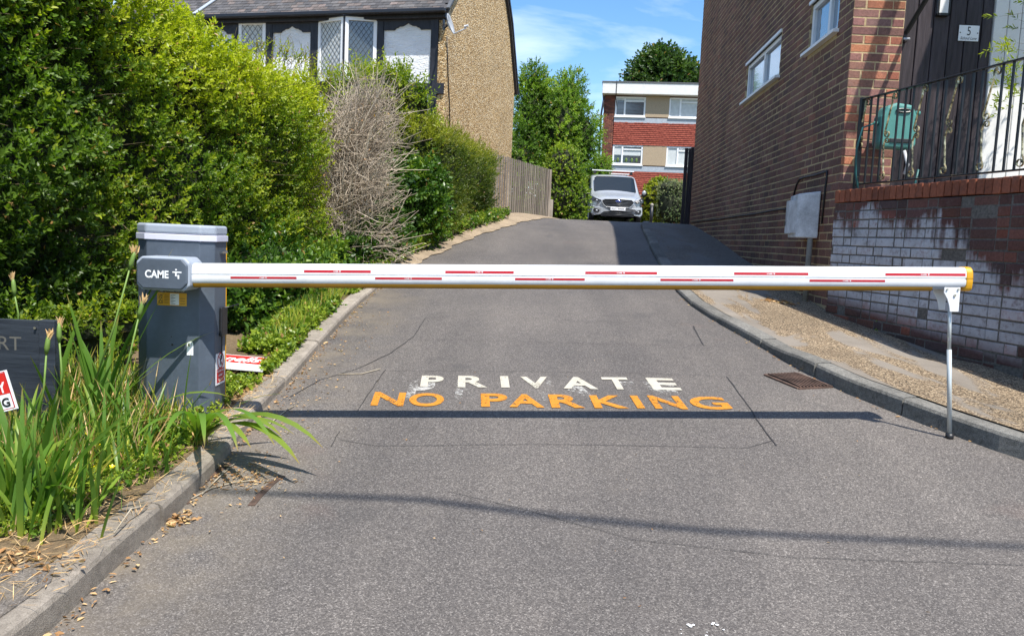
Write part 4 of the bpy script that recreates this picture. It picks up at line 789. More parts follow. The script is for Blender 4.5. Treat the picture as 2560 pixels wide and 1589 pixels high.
# fallen agent's board
vzp = lambda X, Y: vz(X, Y)+.03
c1, c2, c3, c4 = [ongnd(*k, vzp) for k in ((548, 891), (689, 903), (655, 935), (548, 940))]; c4 = c1+(c3-c2)*.85; A_ = (c2-c1); B_ = (c4-c1); Oo = c1+np.array([0, 0, .012]); zt_ = np.array([0, 0, 1.])
AB = thing('fallen_board', 'red and white estate agent board lying in the ivy by the kerb', 'sign', Oo)
A_ = A_*1.0; B_ = np.array([B_[0], B_[1], B_[2]]); m = MB(); m.obox(Oo, A_, B_*1.15, (0, 0, .008)); m.build('board', WPR, AB)
nz = unit(np.cross(B_, A_)); nz = nz if nz[2] > 0 else -nz
m = MB(); m.obox(Oo+A_*-.0+B_*.04+zt_*.0082, A_*.985, B_*.64, zt_*.0006); m.build('red_field', REDS, AB)
V, Fs, w_, h_ = text_mesh('nnells', .02, .35); P = Oo+np.outer(V[:, 0]/w_*.80+.02, A_)+np.outer(.56-V[:, 1]/h_*.42+(V[:, 0]/w_)*-.02, B_)+zt_*.0095
m = MB(); m.add(P, [f[::-1] for f in Fs]); m.build('lettering', WPR, AB)
m = MB()
for a_, b_ in ((.16, .6), (.24, .61), (.30, .6), (.48, .61), (.56, .6)): m.obox(Oo+A_*a_+B_*b_+zt_*.009, A_*.04, B_*.035, zt_*.0006)
m.build('small_print', WPR, AB)
# drain gully on the right
G4 = [ongnd(*k) for k in ((1912, 938), (1992, 935), (2072, 974), (1996, 973))]
PITM = paint('dark_pit', (.035, .03, .027), .95, 0, .5, 30)
GG = thing('gully_grate', 'rusty cast iron gully grate set in the road against the kerb', 'drain cover', np.mean(G4, axis=0))
c0_, cA, cB = G4[0], G4[3]-G4[0], G4[1]-G4[0]
g = lambda u, v: c0_[:2]+cB[:2]*u+cA[:2]*v
def gstrip(pts, wd, h, mat, nm, par):
    m = MB(); P = [np.array(p, float) for p in pts]; V = []
    for i, p in enumerate(P):
        t = unit(P[min(i+1, len(P)-1)]-P[max(i-1, 0)]); q = np.array([-t[1], t[0]])*wd/2
        for s2, zz in ((1, h), (-1, h), (-1, -.02), (1, -.02)): V.append((p[0]+q[0]*s2, p[1]+q[1]*s2, float(gz(p[0], p[1]))+zz))
    n = len(P); m.add(V, [(i*4+k, i*4+(k+1) % 4, i*4+4+(k+1) % 4, i*4+4+k) for i in range(n-1) for k in range(4)]+[(3, 2, 1, 0), (n*4-4, n*4-3, n*4-2, n*4-1)]); return m.build(nm, mat, par)
rim = [g(0, 0), g(1, 0), g(1, 1), g(0, 1), g(0, 0)]
gstrip([rim[0]+(rim[1]-rim[0])*t for t in np.linspace(0, 1, 5)], .022, .008, RUST, 'rim', GG); gstrip([rim[1]+(rim[2]-rim[1])*t for t in np.linspace(0, 1, 5)], .022, .009, RUST, 'rim', GG); gstrip([rim[2]+(rim[3]-rim[2])*t for t in np.linspace(0, 1, 5)], .022, .008, RUST, 'rim', GG); gstrip([rim[3]+(rim[0]-rim[3])*t for t in np.linspace(0, 1, 5)], .022, .009, RUST, 'rim', GG)
m = MB(); m.add([(p[0], p[1], float(gz(*p))+.0045) for p in rim[:4]], [(0, 1, 2, 3)]); m.build('gully_pit', PITM, GG)  # flat dark sheet just above the road in place of an open pit
for k in range(9):
    u = .09+.10*k; gstrip([g(u+.05*math.sin(t*math.pi), t) for t in np.linspace(.02, .98, 8)], .013, .015, RUST, 'grate_bar', GG)
# old gully frame on the left
GF = thing('old_gully', 'rusty gully frame filled with dirt beside the left kerb', 'drain cover', ongnd(600, 1235))
for pts in (((572, 1160), (530, 1190), (480, 1232), (464, 1262)), ((706, 1190), (680, 1210), (650, 1238), (628, 1266))):
    gp_ = [ongnd(*p)[:2] for p in pts]; gstrip(gp_, .030, .004, RUSTD, 'frame_bar', GF)
# ================================================================== LEFT HOUSE (timbered front, pebbledashed gable)
GX = unit([.257, 1, 0]); HX = unit([-1, .257, 0]); LO_ = np.array([-1.6, 17.0, 0]); NF = -GX; NG = np.array([GX[1], -GX[0], 0])
fh = lambda px, py, o=0.: onto(px, py, LO_+NF*o, NF); fu = lambda p: np.dot(p-LO_, HX)
gh = lambda px, py, o=0.: onto(px, py, LO_+NG*o, NG); gu = lambda p: np.dot(p-LO_, GX)
LH = thing('cottage', 'timber framed white cottage with tiled roof and pebbledash gable behind the hedge', 'house', (LO_[0], LO_[1], 1.9))
ze = fh(1094, 34)[2]; FL = fu(fh(300, 30)); gr = gu(gh(1286, 219)); zr = gh(1286, 219)[2]
gd = gr*.53; zp = ze+gd*math.tan(math.radians(47))
m = MB(); Pg = [(0, 1.6), (gr, 1.6), (gr, zr), (gr*.86, zr+1.5), (gd, zp), (0, ze+.05)]; m.prism(Pg, LO_, GX, (0, 0, 1), -NG*.3); m.build('gable_wall', PEB, LH)
Z = np.array([0, 0, 1.]); m = MB(); m.obox(LO_+HX*.31+GX*.0+Z*1.6, HX*(FL-.3), GX*.3, Z*(ze-1.6)); m.build('front_wall', REN, LH)
m = MB(); m.obox(LO_+HX*FL+GX*.3+Z*1.6, HX*.3, GX*(gr-.3), Z*(ze-1.6)); m.obox(LO_+HX*.3+GX*(gr-.3)+Z*1.6, HX*FL, GX*.3, Z*(zr-1.6)); m.build('rear_walls', PEB, LH)
# roof slopes
def slope(name, pa, pb, col=TILE):
    m = MB(); d = pb-pa; nn = unit(np.cross(HX, d)); nn = nn if nn[2] > 0 else -nn; m.obox(pa-HX*.07-nn*.08, HX*(FL+.4), d, nn*.06); return m.build(name, SOILR, LH)
SOILR = paint('roof_underlay', (.05, .045, .045), .9)
ea = LO_+GX*-.22+Z*(ze+.02); ri = LO_+GX*gd+Z*zp; rb = LO_+GX*(gr+.15)+Z*(zr-.15); md_ = LO_+GX*(gr*.86)+Z*(zr+1.5)
slope('roof', ea, ri); slope('roof', ri, md_); slope('roof', md_, rb)
# tiles on the front slope
sd = unit(ri-ea); sn = unit(np.cross(HX, sd)); sn = sn if sn[2] > 0 else -sn; tw, tg = .165, .115; me_t = []
for k in range(4):
    r_ = random.Random(k); m = MB(); j = lambda: r_.uniform(-.003, .003); L_ = .19
    m.add([(0, 0, 0), (tw-.006, 0, 0), (tw-.006, L_, -.004), (0, L_, -.004), (0+j(), j(), .017+j()), (tw-.006, j(), .017+j()), (tw-.006, L_, .006), (0, L_, .006)], BOXF); me_t.append(m.mesh('roof_tile', TILE))
TR = np.array([HX, sd, sn]).T; tp = [(.105, .10, .10), (.09, .087, .09), (.128, .108, .10), (.075, .074, .078), (.155, .125, .115)]
if np.linalg.det(TR) < 0: TR = np.array([-HX, sd, sn]).T; sgn = -1
else: sgn = 1
rows = int(np.linalg.norm(ri-ea)/tg); cnt = 0; V = []; Fc = []; Cc = []; base = [np.array([v.co[:] for v in q.vertices]) for q in me_t]
for r in range(rows):
    for c in range(int((FL+.2)/tw)):
        u = c*tw+(r % 2)*tw/2-.06; p = ea+HX*(u+(tw if sgn < 0 else 0))+sd*(r*tg-.02)+sn*.002; col = random.choices(tp, [5, 4, 3, 3, 1])[0]; j = random.uniform(.8, 1.18); col = (*[q*j for q in col], 1); k = random.randrange(4)
        if r < 7 and cnt < 300 and .0 <= u < 7.2: inst('roof_tile', me_t[k], p, LH, TR, col); cnt += 1
        else: b0 = len(V)*8; V.append(base[k]@TR.T+p); Fc += [tuple(b0+i for i in f) for f in BOXF]; Cc += [col]*8
TILE_A = m_tile(); nt_ = TILE_A.node_tree; ai = nt_.nodes.new('ShaderNodeAttribute'); ai.attribute_name = 'tint'
for l in list(nt_.links):
    if l.from_node.type == 'OBJECT_INFO': s2 = l.to_socket; nt_.links.remove(l); nt_.links.new(ai.outputs['Color'], s2)
tag(mesh_np('roof_tiling', np.concatenate(V), Fc, TILE_A, LH, False, Cc), None, None, None, 'stuff')
m = MB(); m.obox(ea-HX*.05-GX*.10-Z*.07, HX*(FL+.1), GX*.10, Z*.085); m.build('gutter', GUT, LH, False, .02, 2)
m = MB(); m.obox(LO_+HX*.0-GX*.14+Z*(ze-.12), HX*FL, GX*.12, Z*.16); m.build('fascia', BEAM, LH, False, .01, 1)
m = MB(); m.obox(ea-HX*.12+sn*.0, HX*.07, sd*np.linalg.norm(ri-ea), sn*.035); m.build('verge_strip', LEAD, LH)
m = MB()
for a_, b_ in ((ri, md_), (md_, rb)): d = b_-a_; nn = unit(np.cross(HX, d)); nn = nn if nn[2] > 0 else -nn; m.obox(a_-HX*.10-nn*.03, HX*.10, d, nn*.07)
m.build('rear_verge', BEAM, LH)
a_ = onto(480, 36, ea+sn*.03, sn); b_ = onto(533, 0, ea+sn*.03, sn); m = MB(); d = (b_-a_)*1.0; m.obox(a_, HX*-.10, d*1.6, sn*.02); m.build('lead_flashing', LEADP, LH)
# timbers: vertical posts by photo x, rails
fz = lambda px, py: fh(px, py)[2]
zt = fz(1000, 52); ua = lambda px, py=120: fu(fh(px, py))
def post(x0, x1, z0=2.0, z1=None): u0, u1 = sorted((ua(x0), ua(x1))); m = MB(); m.obox(LO_+HX*u0+Z*z0+NF*.0, HX*(u1-u0), NF*.05, Z*((z1 or zt)-z0)); m.build('timber_post', BEAM, LH, False, .006, 1)
for a_, b_ in ((1078, 1096), (944, 960), (778, 797), (667, 683), (583, 599)): post(a_, b_)
zs = fz(1000, 209); zs0 = fz(1000, 236)
m = MB(); m.obox(LO_+HX*.02+Z*zs0, HX*(FL-.1), NF*.045, Z*(zs-zs0)); m.build('sill_rail', BEAM, LH, False, .006, 1)
zh = fz(1000, 74)
m = MB(); m.obox(LO_+HX*.02+Z*(zt-.02), HX*(FL-.1), NF*.055, Z*(ze-.05-zt+.02)); m.build('head_rail', BEAM, LH, False, .006, 1)
def arch(x0, x1):
    u0, u1 = sorted((ua(x0), ua(x1))); L_ = u1-u0; h = zt-zh
    pr = [(0, 0), (L_, 0), (L_, -h), (L_*.78, -h), (L_*.75, -h*.80), (L_*.70, -h*.72), (L_*.68, -h*.60), (L_*.60, -h*.56), (L_*.55, -h*.42), (L_*.50, -h*.22), (L_*.45, -h*.42), (L_*.40, -h*.56), (L_*.32, -h*.60), (L_*.30, -h*.72), (L_*.25, -h*.80), (L_*.22, -h), (0, -h)]
    m = MB(); m.prism(pr, LO_+HX*u0+Z*(zt-.018), HX, Z, NF*.04); m.build('carved_head', BEAM, LH)
arch(961, 1078); arch(683, 778); arch(520, 583)
# windows with leaded lights
def leaded(par, O, A, B, N, nx, ny, mat=None):
    m = MB(); la, lb = np.linalg.norm(A), np.linalg.norm(B); a, b = unit(A), unit(B); sx, sz = la/nx, lb/ny; mt = mat or LEADC
    for sg in (1, -1):
        for k in range(-ny, nx+ny):
            pts = []
            u0, v0 = k*sx, 0 if sg > 0 else lb; dv = sg*sz/sx
            t0, t1 = max(0, -u0), 0
            ts = sorted([0-u0, la-u0]); tv = sorted([0, lb*sx/sz]); lo = max(ts[0], tv[0]); hi = min(ts[1], tv[1])
            if hi-lo < .02: continue
            p = O+a*(u0+lo)+b*(v0+dv*lo); q = O+a*(u0+hi)+b*(v0+dv*hi); m.tube([p+N*.004, q+N*.004], .0045, 4)
    return m.build('leading', mt, par)
LEADC = paint('lead_came', (.10, .115, .12), .4)
def lwin(P0, A, N, h, nx, ny, blind=False):
    """sash from lower corner P0 along A (vector), height h"""
    w_ = np.linalg.norm(A); f = casement(LH, P0, A, N, w_, h, .075, .05, GLS if not blind else CURT, name='window'); leaded(f, P0+unit(A)*.075+Z*.075-N*.03, unit(A)*(w_-.15), Z*(h-.15), N, nx, ny); return f
zw1 = fz(840, 50); zw0 = fz(840, 206)
c_ = fh(861, 50, .26); cU = fu(c_); uL, uR = ua(797), ua(944)
PR = LO_+HX*uR+NF*.05; PC = LO_+HX*cU+NF*.26; PL = LO_+HX*uL+NF*.05
for a_, b_, bl in ((PR, PC-HX*.02, False), (PC+HX*.02, PL, True)):
    A = b_-a_; N_ = np.array([-A[1], A[0], 0]); N_ = unit(N_); N_ = N_ if np.dot(N_, NF) > 0 else -N_
    lwin(np.array([a_[0], a_[1], zw0]), A, N_, zw1-zw0, 5, 8, bl)
m = MB(); pc = [np.array([p[0], p[1], 0]) for p in (LO_+HX*uR, PR+NF*.04, PC+NF*.05, PL+NF*.04, LO_+HX*uL)]
for zz, th in ((zw1+.003, .04), (zw0-.043, .04)): m.prism([(p[0], p[1]) for p in pc], (0, 0, zz), (1, 0, 0), (0, 1, 0), (0, 0, th))
m.build('bay_cheeks', BEAM, LH); m = MB(); m.box((PC[0], PC[1], (zw0+zw1)/2), (.035, .035, zw1-zw0), math.atan2(HX[1], HX[0])); m.build('bay_mullion', BEAM, LH)
u1, u0 = ua(600), ua(667); lwin(LO_+HX*u0+Z*(zw0)+NF*.065, HX*(u1-u0), NF, fz(634, 55)-zw0, 4, 7, True)
# lower windows hidden behind the hedge: one white lower storey band
# satellite dish
dc = gh(1127, 60, .35); T = thing('satellite_dish', 'grey satellite dish bracketed to the pebbledash gable', 'satellite dish', gh(1118, 75))
dn = unit([.25, -.9, .35]); dn = unit([.93, -.20, .30]); ax = unit(np.cross(dn, Z)); ay_ = np.cross(ax, dn); R0 = .205; m = MB(); rows = []
for r in np.linspace(0.02, 1, 6): rows.append([dc+ax*R0*.88*r*math.cos(t)+ay_*R0*r*math.sin(t)+dn*(.06*r*r-.06) for t in np.linspace(0, 2*math.pi, 25)])
m.grid(rows); o = m.build('dish', paint('dish_grey', (.36, .38, .40), .45), T, True); sd_ = o.modifiers.new('thick', 'SOLIDIFY'); sd_.thickness = .008
m = MB(); lp = dc+dn*.28-ay_*.14; m.tube([dc-ay_*R0*.98, lp-ay_*.04], .011, 6); m.tube([lp-dn*.03, lp+dn*.05], [.028, .02], 8); m.build('receiver_arm', METER, T)
m = MB(); wp = gh(1108, 62, .0); m.tube([dc-dn*.06, dc-dn*.14-ay_*.04, wp+NG*.03], .018, 6); m.obox(wp-GX*.04-Z*.1, GX*.08, NG*.02, Z*.2); m.build('wall_mount', BLK, T)
cable('cable', 'thin black aerial lead running down the pebbledash', [gh(1117, 90, .015), gh(1119, 150, .015), gh(1121, 210, .015), gh(1124, 262, .015), gh(1125, 330, .015)], .010)
# ================================================================== BOARD FENCE
f0 = np.array([-.47, 16.05, 0]); f1 = np.array([.80, 21.4, 0]); fd = unit(f1-f0); fl_ = np.linalg.norm(f1-f0); fn = np.array([fd[1], -fd[0], 0])
FN_ = thing('board_fence', 'weathered grey closeboard fence between the yew hedge and ivy bush', 'fence', (f0[0], f0[1], 1.75))
ftop = lambda s: np.interp(s, [0, fl_*.5, fl_], [onto(1231, 381, f0, fn)[2], onto(1300, 400, f0, fn)[2], onto(1354, 414, f0, fn)[2]])
s = -.6; k = 0; bmz = [MB().box((0, 0, 0), (1, 1, 1)).mesh('board', FENCE) for _ in range(2)]
while s < fl_+.02:
    p = f0+fd*(s+.05); zb = float(gz(p[0], p[1]))+.02; zt_ = float(ftop(max(s, 0)))+random.uniform(-.012, .012); ang = math.atan2(fd[1], fd[0])+.14
    o = inst('board', bmz[0], (p[0]+fn[0]*(.012*(k % 2)), p[1]+fn[1]*.012*(k % 2), (zb+zt_)/2+.02), FN_); o.scale = (.112, .016, zt_-zb-.04); o.rotation_euler = (0, random.uniform(-.006, .006), ang); s += .10; k += 1
m = MB(); m.obox(f0+fd*-.6+Z*(float(gz(f0[0], f0[1]))-.1), fd*(fl_+.6), fn*.02, Z*.14); m.build('gravel_board', FENCE, FN_)
for sx, hh in ((fl_+.12, 1.35), (fl_+.5, .32)):
    p = f0+fd*sx; zz = float(gz(p[0], p[1])); m = MB(); m.box((p[0], p[1], zz+hh/2-.05), (.1, .1, hh), .2); m.build('fence_post', FENCE, FN_, False, .008, 1)
tp_ = atY(1438, 555, 23); 
def stake(px, yt, yb, Y, w_, name, label, cat, mat, Zs=1):
    a = atY(px, yt, Y); b = atY(px, yb, Y); zg = float(gz(b[0], b[1])); m = MB(); m.box((a[0], a[1], (a[2]+zg)/2), (w_, w_, a[2]-zg+.06), .2); return tag(m.build(name, mat, None, False, .01, 2), label, cat)
stake(1438, 506, 556, 24.0, .16, 'wooden_post', 'short pale wooden post between the two ivy bushes', 'post', STONE)
stake(1376, 502, 540, 21.8, .13, 'stone_post', 'small pale stone post at the foot of the ivy bush beside the fence', 'post', STONE)
bo = atY(1627, 560, 27.5); zg = float(gz(bo[0], bo[1])); T = thing('bollard', 'slim dark garden bollard with pale cap right of the van', 'bollard', (bo[0], bo[1], zg)); m = MB(); m.tube([(bo[0], bo[1], zg), (bo[0], bo[1], zg+.62)], .055, 12); m.build('post', BLK, T, True); m = MB(); m.ball((bo[0], bo[1], zg+.66), (.06, .06, .06), 12, 6); m.build('cap', STONE, T, True)
# ================================================================== FLATS
ang = math.radians(-7); FX = np.array([math.cos(ang), math.sin(ang), 0]); FNn = np.array([FX[1], -FX[0], 0]); f_ = atY(1508, 300, 44.); FO = np.array([f_[0], f_[1], 0])
BL = thing('block_of_flats', 'flat roofed brick block with red tile hanging beyond the van', 'flats', (FO[0], FO[1], 2.3))
fp2 = lambda px, py, o=0.: onto(px, py, FO+FNn*o, FNn)
U2 = lambda px, py: np.dot(fp2(px, py)-FO, FX); Zf = lambda px, py: fp2(px, py)[2]
zA = Zf(1508, 237); zB = Zf(1508, 210); WL_ = 17.
m = MB(); m.obox(FO+Z*1.5+FX*.02-FNn*.05, FX*WL_, -FNn*9, Z*(zA-1.5)); m.build('wall', paint('flats_brick', (.17, .075, .055), .9, 0, .3, 20), BL)
m = MB(); m.obox(FO+FX*-.12+FNn*.45+Z*zA, FX*(WL_+.3), -FNn*9.9, Z*(zB-zA)); m.build('fascia', WHT2, BL, False, .01, 1)
m = MB(); m.obox(FO+FX*-.15+FNn*.48+Z*zB, FX*(WL_+.36), -FNn*9.96, Z*.07); m.build('roof', LEAD, BL)
pw_ = U2(1535, 300)
FPAL = ([(.21, .08, .055), (.26, .10, .065), (.16, .07, .055)], [3, 2, 2])
bricks(BL, FO, FX, FNn, pw_, 2.2, zA-.02, 'stretcher', BRK_O, FPAL, None, 0, zfun=None)
def zrow(py0, py1, x=1613): return Zf(x, py1), Zf(x, py0)
zw = [zrow(242, 292, 1575), zrow(363, 412, 1565)]           # upper and lower window bands
m = MB(); 
TERRA = m_wood('hanging_tile', (.20, .042, .030), (.34, .085, .055), (8, 8, 8), False)
for (za_, zb_) in ((zw[1][1]+.02, zw[0][0]-.34), (1.9, zw[1][0]-.34)):
    zz = za_; k = 0
    V = []; Fc = []
    while zz < zb_:
        u = pw_+.01-(.08 if k % 2 else 0)
        while u < WL_:
            a = max(u, pw_+.01); b = u+.158; O = FO+FX*a+Z*zz+FNn*.0; j = random.uniform(-.006, .006); q = [O+FNn*(.045+j), O+FX*(b-a)+FNn*(.045+j), O+FX*(b-a)+FNn*.005+Z*.14, O+FNn*.005+Z*.14, O+FNn*0, O+FX*(b-a)]; i0 = len(V); V += q; Fc += [(i0, i0+1, i0+2, i0+3), (i0+4, i0+5, i0+1, i0)]; u += .165
        zz += .104; k += 1
    tag(mesh_np('hanging_tiles', V, Fc, TERRA, BL), None, None, None, 'stuff')
def fwin(x0, x1, i, mull, tz, lights, openl=False):
    z0, z1 = zw[i]; u0, u1 = x0, x1; casement(BL, FO+FX*u0+Z*z0+FNn*.0, FX, FNn, u1-u0, z1-z0, .09, .07, GLS, (mull,), tr=((mull, u1-u0, tz),) if tz else (), lights=lights)
ws = [(U2(1536, 300), U2(1612, 300)), (U2(1671, 300), U2(1671, 300)+1.85)]; w5 = ws[0][1]-ws[0][0]
hW = zw[0][1]-zw[0][0]
for i in (0, 1):
    for j, (a, b) in enumerate(ws+[(ws[1][1]+1.35, ws[1][1]+3.2), (ws[1][1]+4.6, ws[1][1]+6.4)]):
        lt = []
        if i == 1 and j == 0: lt = [(.1, w5*.3, hW*.5, hW*.93, CURT), (w5*.34, w5*.95, hW*.48, hW*.74, CURT)]
        elif i == 0 and j == 0: lt = [(w5*.34, w5*.95, hW*.80, hW*.95, CURT), (.1, w5*.3, hW*.82, hW*.95, CURT)]
        elif j >= 1: lt = [(.1, b-a-.1, .1, hW-.1, CURT)]
        fwin(a, b, i, (b-a)*.32, hW*.78, lt)
        m = MB(); m.obox(FO+FX*(a-.03)+Z*(zw[i][0]-.05)+FNn*.0, FX*(b-a+.06), FNn*.1, Z*.04); m.build('window_sill', WHT, BL)
    ends = [ws[0][1], ws[1][0], ws[1][1], ws[1][1]+1.35, ws[1][1]+3.2, ws[1][1]+4.6]
    for a, b in zip(ends[::2], ends[1::2]): m = MB(); m.obox(FO+FX*a+Z*(zw[i][0]-.0), FX*(b-a), FNn*.02, Z*(zw[i][1]-zw[i][0]+.05)); m.build('render_panel', PEBF, BL) if 'PEBF' in globals() else None
    m = MB(); m.obox(FO+FX*pw_+Z*(zw[i][0]-.34), FX*(WL_-pw_), FNn*.035, Z*.28); m.build('lead_apron', LEADP, BL)
# plants on a windowsill
m = MB(); 
for u in (.3, .75, 1.05, 1.3): m.ball(FO+FX*(ws[0][0]+u)+Z*(zw[1][0]+.26)-FNn*.02, (.07, .05, .12), 7, 5)
m.build('windowsill_plants', L_YFL2, BL) if 'L_YFL2' in globals() else None
m = MB(); pz0 = 2.2; m.tube([FO-FX*.12+FNn*.1+Z*pz0, FO-FX*.12+FNn*.1+Z*(zA-1.0), FO-FX*.0+FNn*.3+Z*(zA-.1)], .05, 8); m.build('drainpipe', GUT, BL, True)
m = MB(); m.tube([FO+FX*.62+FNn*.47+Z*(zB+.1), FO+FX*.62+FNn*.47+Z*zA, FO+FX*.60+FNn*.08+Z*(zA-.1), FO+FX*.7+FNn*.08+Z*(zA-.6)], .02, 5); m.build('aerial_cable', BLK, BL)
# ================================================================== VAN
vo = atY(1541.5, 560, 30.); VX, VY = vo[0], 30.0; vz0 = float(gz(VX, VY))
VN = thing('parked_van', 'silver panel van with roof bars parked nose on at the top of the road', 'van', (VX, VY, vz0))
vp = lambda x, y, z: (VX+x, VY+y, vz0+z)
# body: half outlines at stations (y from the nose), each ring (x,z)
st = [(-.02, .70, .50, .80, .52), (.10, .86, .33, .95, .60), (.35, .96, .26, 1.02, .72), (.75, .99, .25, 1.12, .84), (1.08, .992, .25, 1.22, .88), (1.85, .992, .25, 1.90, .83), (2.3, .992, .25, 1.97, .83), (4.9, .992, .25, 1.97, .83)]
rows = []
for y, wdt, zl_, zh_, tw_ in st:
    mid = min(1.05, zh_-.06); half = [(wdt*.86, zl_), (wdt*.985, zl_+.10), (wdt, zl_+.30), (wdt*.992, mid*.92), (wdt*.965, mid), (tw_+(wdt-tw_)*.42, (mid+zh_)/2+.02), (tw_+.05, zh_-.07), (tw_-.04, zh_-.012), (tw_*.5, zh_+.012), (0, zh_+.018)]
    ring = [vp(x, y, z) for x, z in half]+[vp(-x, y, z) for x, z in half[-2::-1]]; rows.append(ring)
m = MB(); m.grid(rows); n_ = len(rows[0]); m.f.append(tuple(range(n_))[::-1] if False else tuple(range(n_))); m.m.append(0); m.f.append(tuple(range(len(m.v)-n_, len(m.v)))[::-1]); m.m.append(0)
o = m.build('body', SILV, VN, True); bv = o.modifiers.new('s', 'SUBSURF'); bv.levels = 1; bv.render_levels = 2
def vpanel(name, pts, mat, par=VN, off=-.012, th=.02, bev=.008):
    m = MB(); n = len(pts); A = [vp(x, y+off, z) for x, y, z in pts]; B = [vp(x, y+off+th, z) for x, y, z in pts]
    m.add(A+B, [tuple(range(n)), tuple(range(n, 2*n))[::-1]]+[(i, n+i, n+(i+1) % n, (i+1) % n) for i in range(n)]); return m.build(name, mat, par, False, bev, 2)
mir = lambda P: [(-x, y, z) for x, y, z in P[::-1]]
# windscreen
wsn = [(-.74, 1.06, 1.165), (-.60, 1.00, 1.135), (0, .96, 1.12), (.60, 1.00, 1.135), (.74, 1.06, 1.165), (.79, 1.14, 1.25), (.755, 1.66, 1.76), (.68, 1.74, 1.815), (0, 1.76, 1.83), (-.68, 1.74, 1.815), (-.755, 1.66, 1.76), (-.79, 1.14, 1.25)]
vpanel('windscreen', wsn, GLSD, off=-.10, th=.08)
m = MB(); P = [vp(*(np.array(p)+np.array([0, -.105, 0]))) for p in wsn+[wsn[0]]]; m.tube(P, .016, 5, cap=False); m.build('windscreen_seal', BLK, VN, True)
# grille
GUNM2 = paint('headlamp_dark', (.035, .038, .042), .2)
GUNM = paint('gunmetal', (.09, .095, .10), .35, .5)
gr_ = [(-.60, -.0, .80), (-.50, -.03, .86), (0, -.06, .88), (.50, -.03, .86), (.60, 0, .80), (.50, -.02, .66), (.42, -.03, .60), (0, -.06, .585), (-.42, -.03, .60), (-.50, -.02, .66)]
G_ = vpanel('grille', gr_, BLK, off=-.05, th=.08)
m = MB(); m.tube([vp(x*1.03, y-.055, z+(.01 if z > .75 else -.01)) for x, y, z in gr_+gr_[:1]], .012, 5, cap=False); m.build('grille_surround', SILV, G_, True)
for z_, w_ in ((.82, .50), (.765, .54), (.71, .50), (.655, .45)): m = MB(); m.tube([vp(-w_, -.065, z_), vp(0, -.115, z_+.004), vp(w_, -.065, z_)], .011, 6); m.build('grille_bar', GUNM, G_, True)
m = MB(); m.ball(vp(0, -.125, .80), (.105, .014, .042), 16, 8); bd = m.build('badge', BLU, G_, True); m = MB(); m.tube([vp(.108*math.cos(t), -.124, .80+.045*math.sin(t)) for t in np.linspace(0, 2*math.pi, 20)], .005, 5, cap=False); m.build('badge_rim', CHR, bd, True)
lettering('badge_script', 'Ford', vp(-.07, -.142, .778), (.14, 0, 0), (0, 0, .042), CHR, bd, 0, .3)
# bumper
bm = [(-.93, .08, .62), (-.60, -.03, .56), (0, -.09, .56), (.60, -.03, .56), (.93, .08, .62), (.95, .1, .34), (.86, .04, .27), (.60, -.02, .30), (0, -.06, .30), (-.60, -.02, .30), (-.86, .04, .27), (-.95, .1, .34)]
vpanel('bumper', bm, SILV, off=-.02, th=.3, bev=.03)
lo = [(-.62, -.05, .34), (-.50, -.06, .42), (0, -.10, .455), (.50, -.06, .42), (.62, -.05, .34), (.60, -.05, .24), (-.60, -.05, .24)]; vpanel('lower_grille', lo, BLK, off=-.03, th=.1)
for z_ in (.30, .36): m = MB(); m.tube([vp(-.54, -.09, z_), vp(0, -.14, z_+.01), vp(.54, -.09, z_)], .010, 5); m.build('grille_bar', GUNM, VN, True)
for sg in (1, -1):
    f_ = (lambda P: P) if sg > 0 else mir
    hl = f_([(.60, .06, .835), (.80, .14, .90), (.95, .30, .985), (.985, .36, .90), (.96, .18, .79), (.74, .04, .76)]); h_o = vpanel('headlight', hl, GUNM2, off=-.085, th=.12)
    m = MB(); m.ball(vp(sg*.78, .045, .82), (.035, .03, .03), 10, 6); m.ball(vp(sg*.89, .14, .87), (.03, .03, .028), 10, 6); m.build('lamp_reflector', METER, h_o, True)
    fg = f_([(.64, .02, .47), (.86, .06, .53), (.90, .08, .45), (.84, .06, .38), (.70, .02, .38)]); fo = vpanel('fog_lamp_recess', fg, BLK, off=-.07, th=.05); m = MB(); m.ball(vp(sg*.77, -.02, .445), (.04, .02, .03), 10, 6); m.build('fog_lamp', METER, fo, True)
    m = MB(); m.ball(vp(sg*1.13, 1.18, 1.19), (.085, .06, .13), 10, 8); mo = m.build('wing_mirror', BLK, VN, True); m = MB(); m.ball(vp(sg*1.135, 1.145, 1.225), (.082, .045, .09), 10, 8); m.build('mirror_cap', SILV, mo, True); m = MB(); m.tube([vp(sg*.97, 1.2, 1.12), vp(sg*1.08, 1.2, 1.13)], .03, 6); m.build('mirror_arm', BLK, mo)
    sw = [(sg*.985, 1.35, 1.16), (sg*.985, 2.3, 1.16), (sg*.86, 2.3, 1.62), (sg*.87, 1.75, 1.62)]; m = MB(); A = [vp(x+sg*.012, y, z) for x, y, z in sw]; B = [vp(x-sg*.02, y, z) for x, y, z in sw]; m.add(A+B, [(0, 1, 2, 3), (7, 6, 5, 4), (0, 4, 5, 1), (1, 5, 6, 2), (2, 6, 7, 3), (3, 7, 4, 0)]); m.build('side_window', GLSD, VN)
    for yy in (.92, 3.85):
        m = MB(); m.tube([vp(sg*.80, yy, .33), vp(sg*.985, yy, .33)], .335, 24); wo_ = m.build('wheel', TYRE, VN, False, .02, 2); m = MB(); m.tube([vp(sg*.97, yy, .33), vp(sg*.995, yy, .33)], .2, 20); m.build('wheel_trim', METER, wo_)
pl_ = [(-.26, -.115, .475), (-.26, -.125, .585), (.26, -.125, .585), (.26, -.115, .475)]; m = MB(); m.obox(vp(-.275, -.165, .465), (.55, 0, 0), (0, .02, 0), (0, 0, .115)); npl = m.build('number_plate', WPR, VN, False, .004, 1)
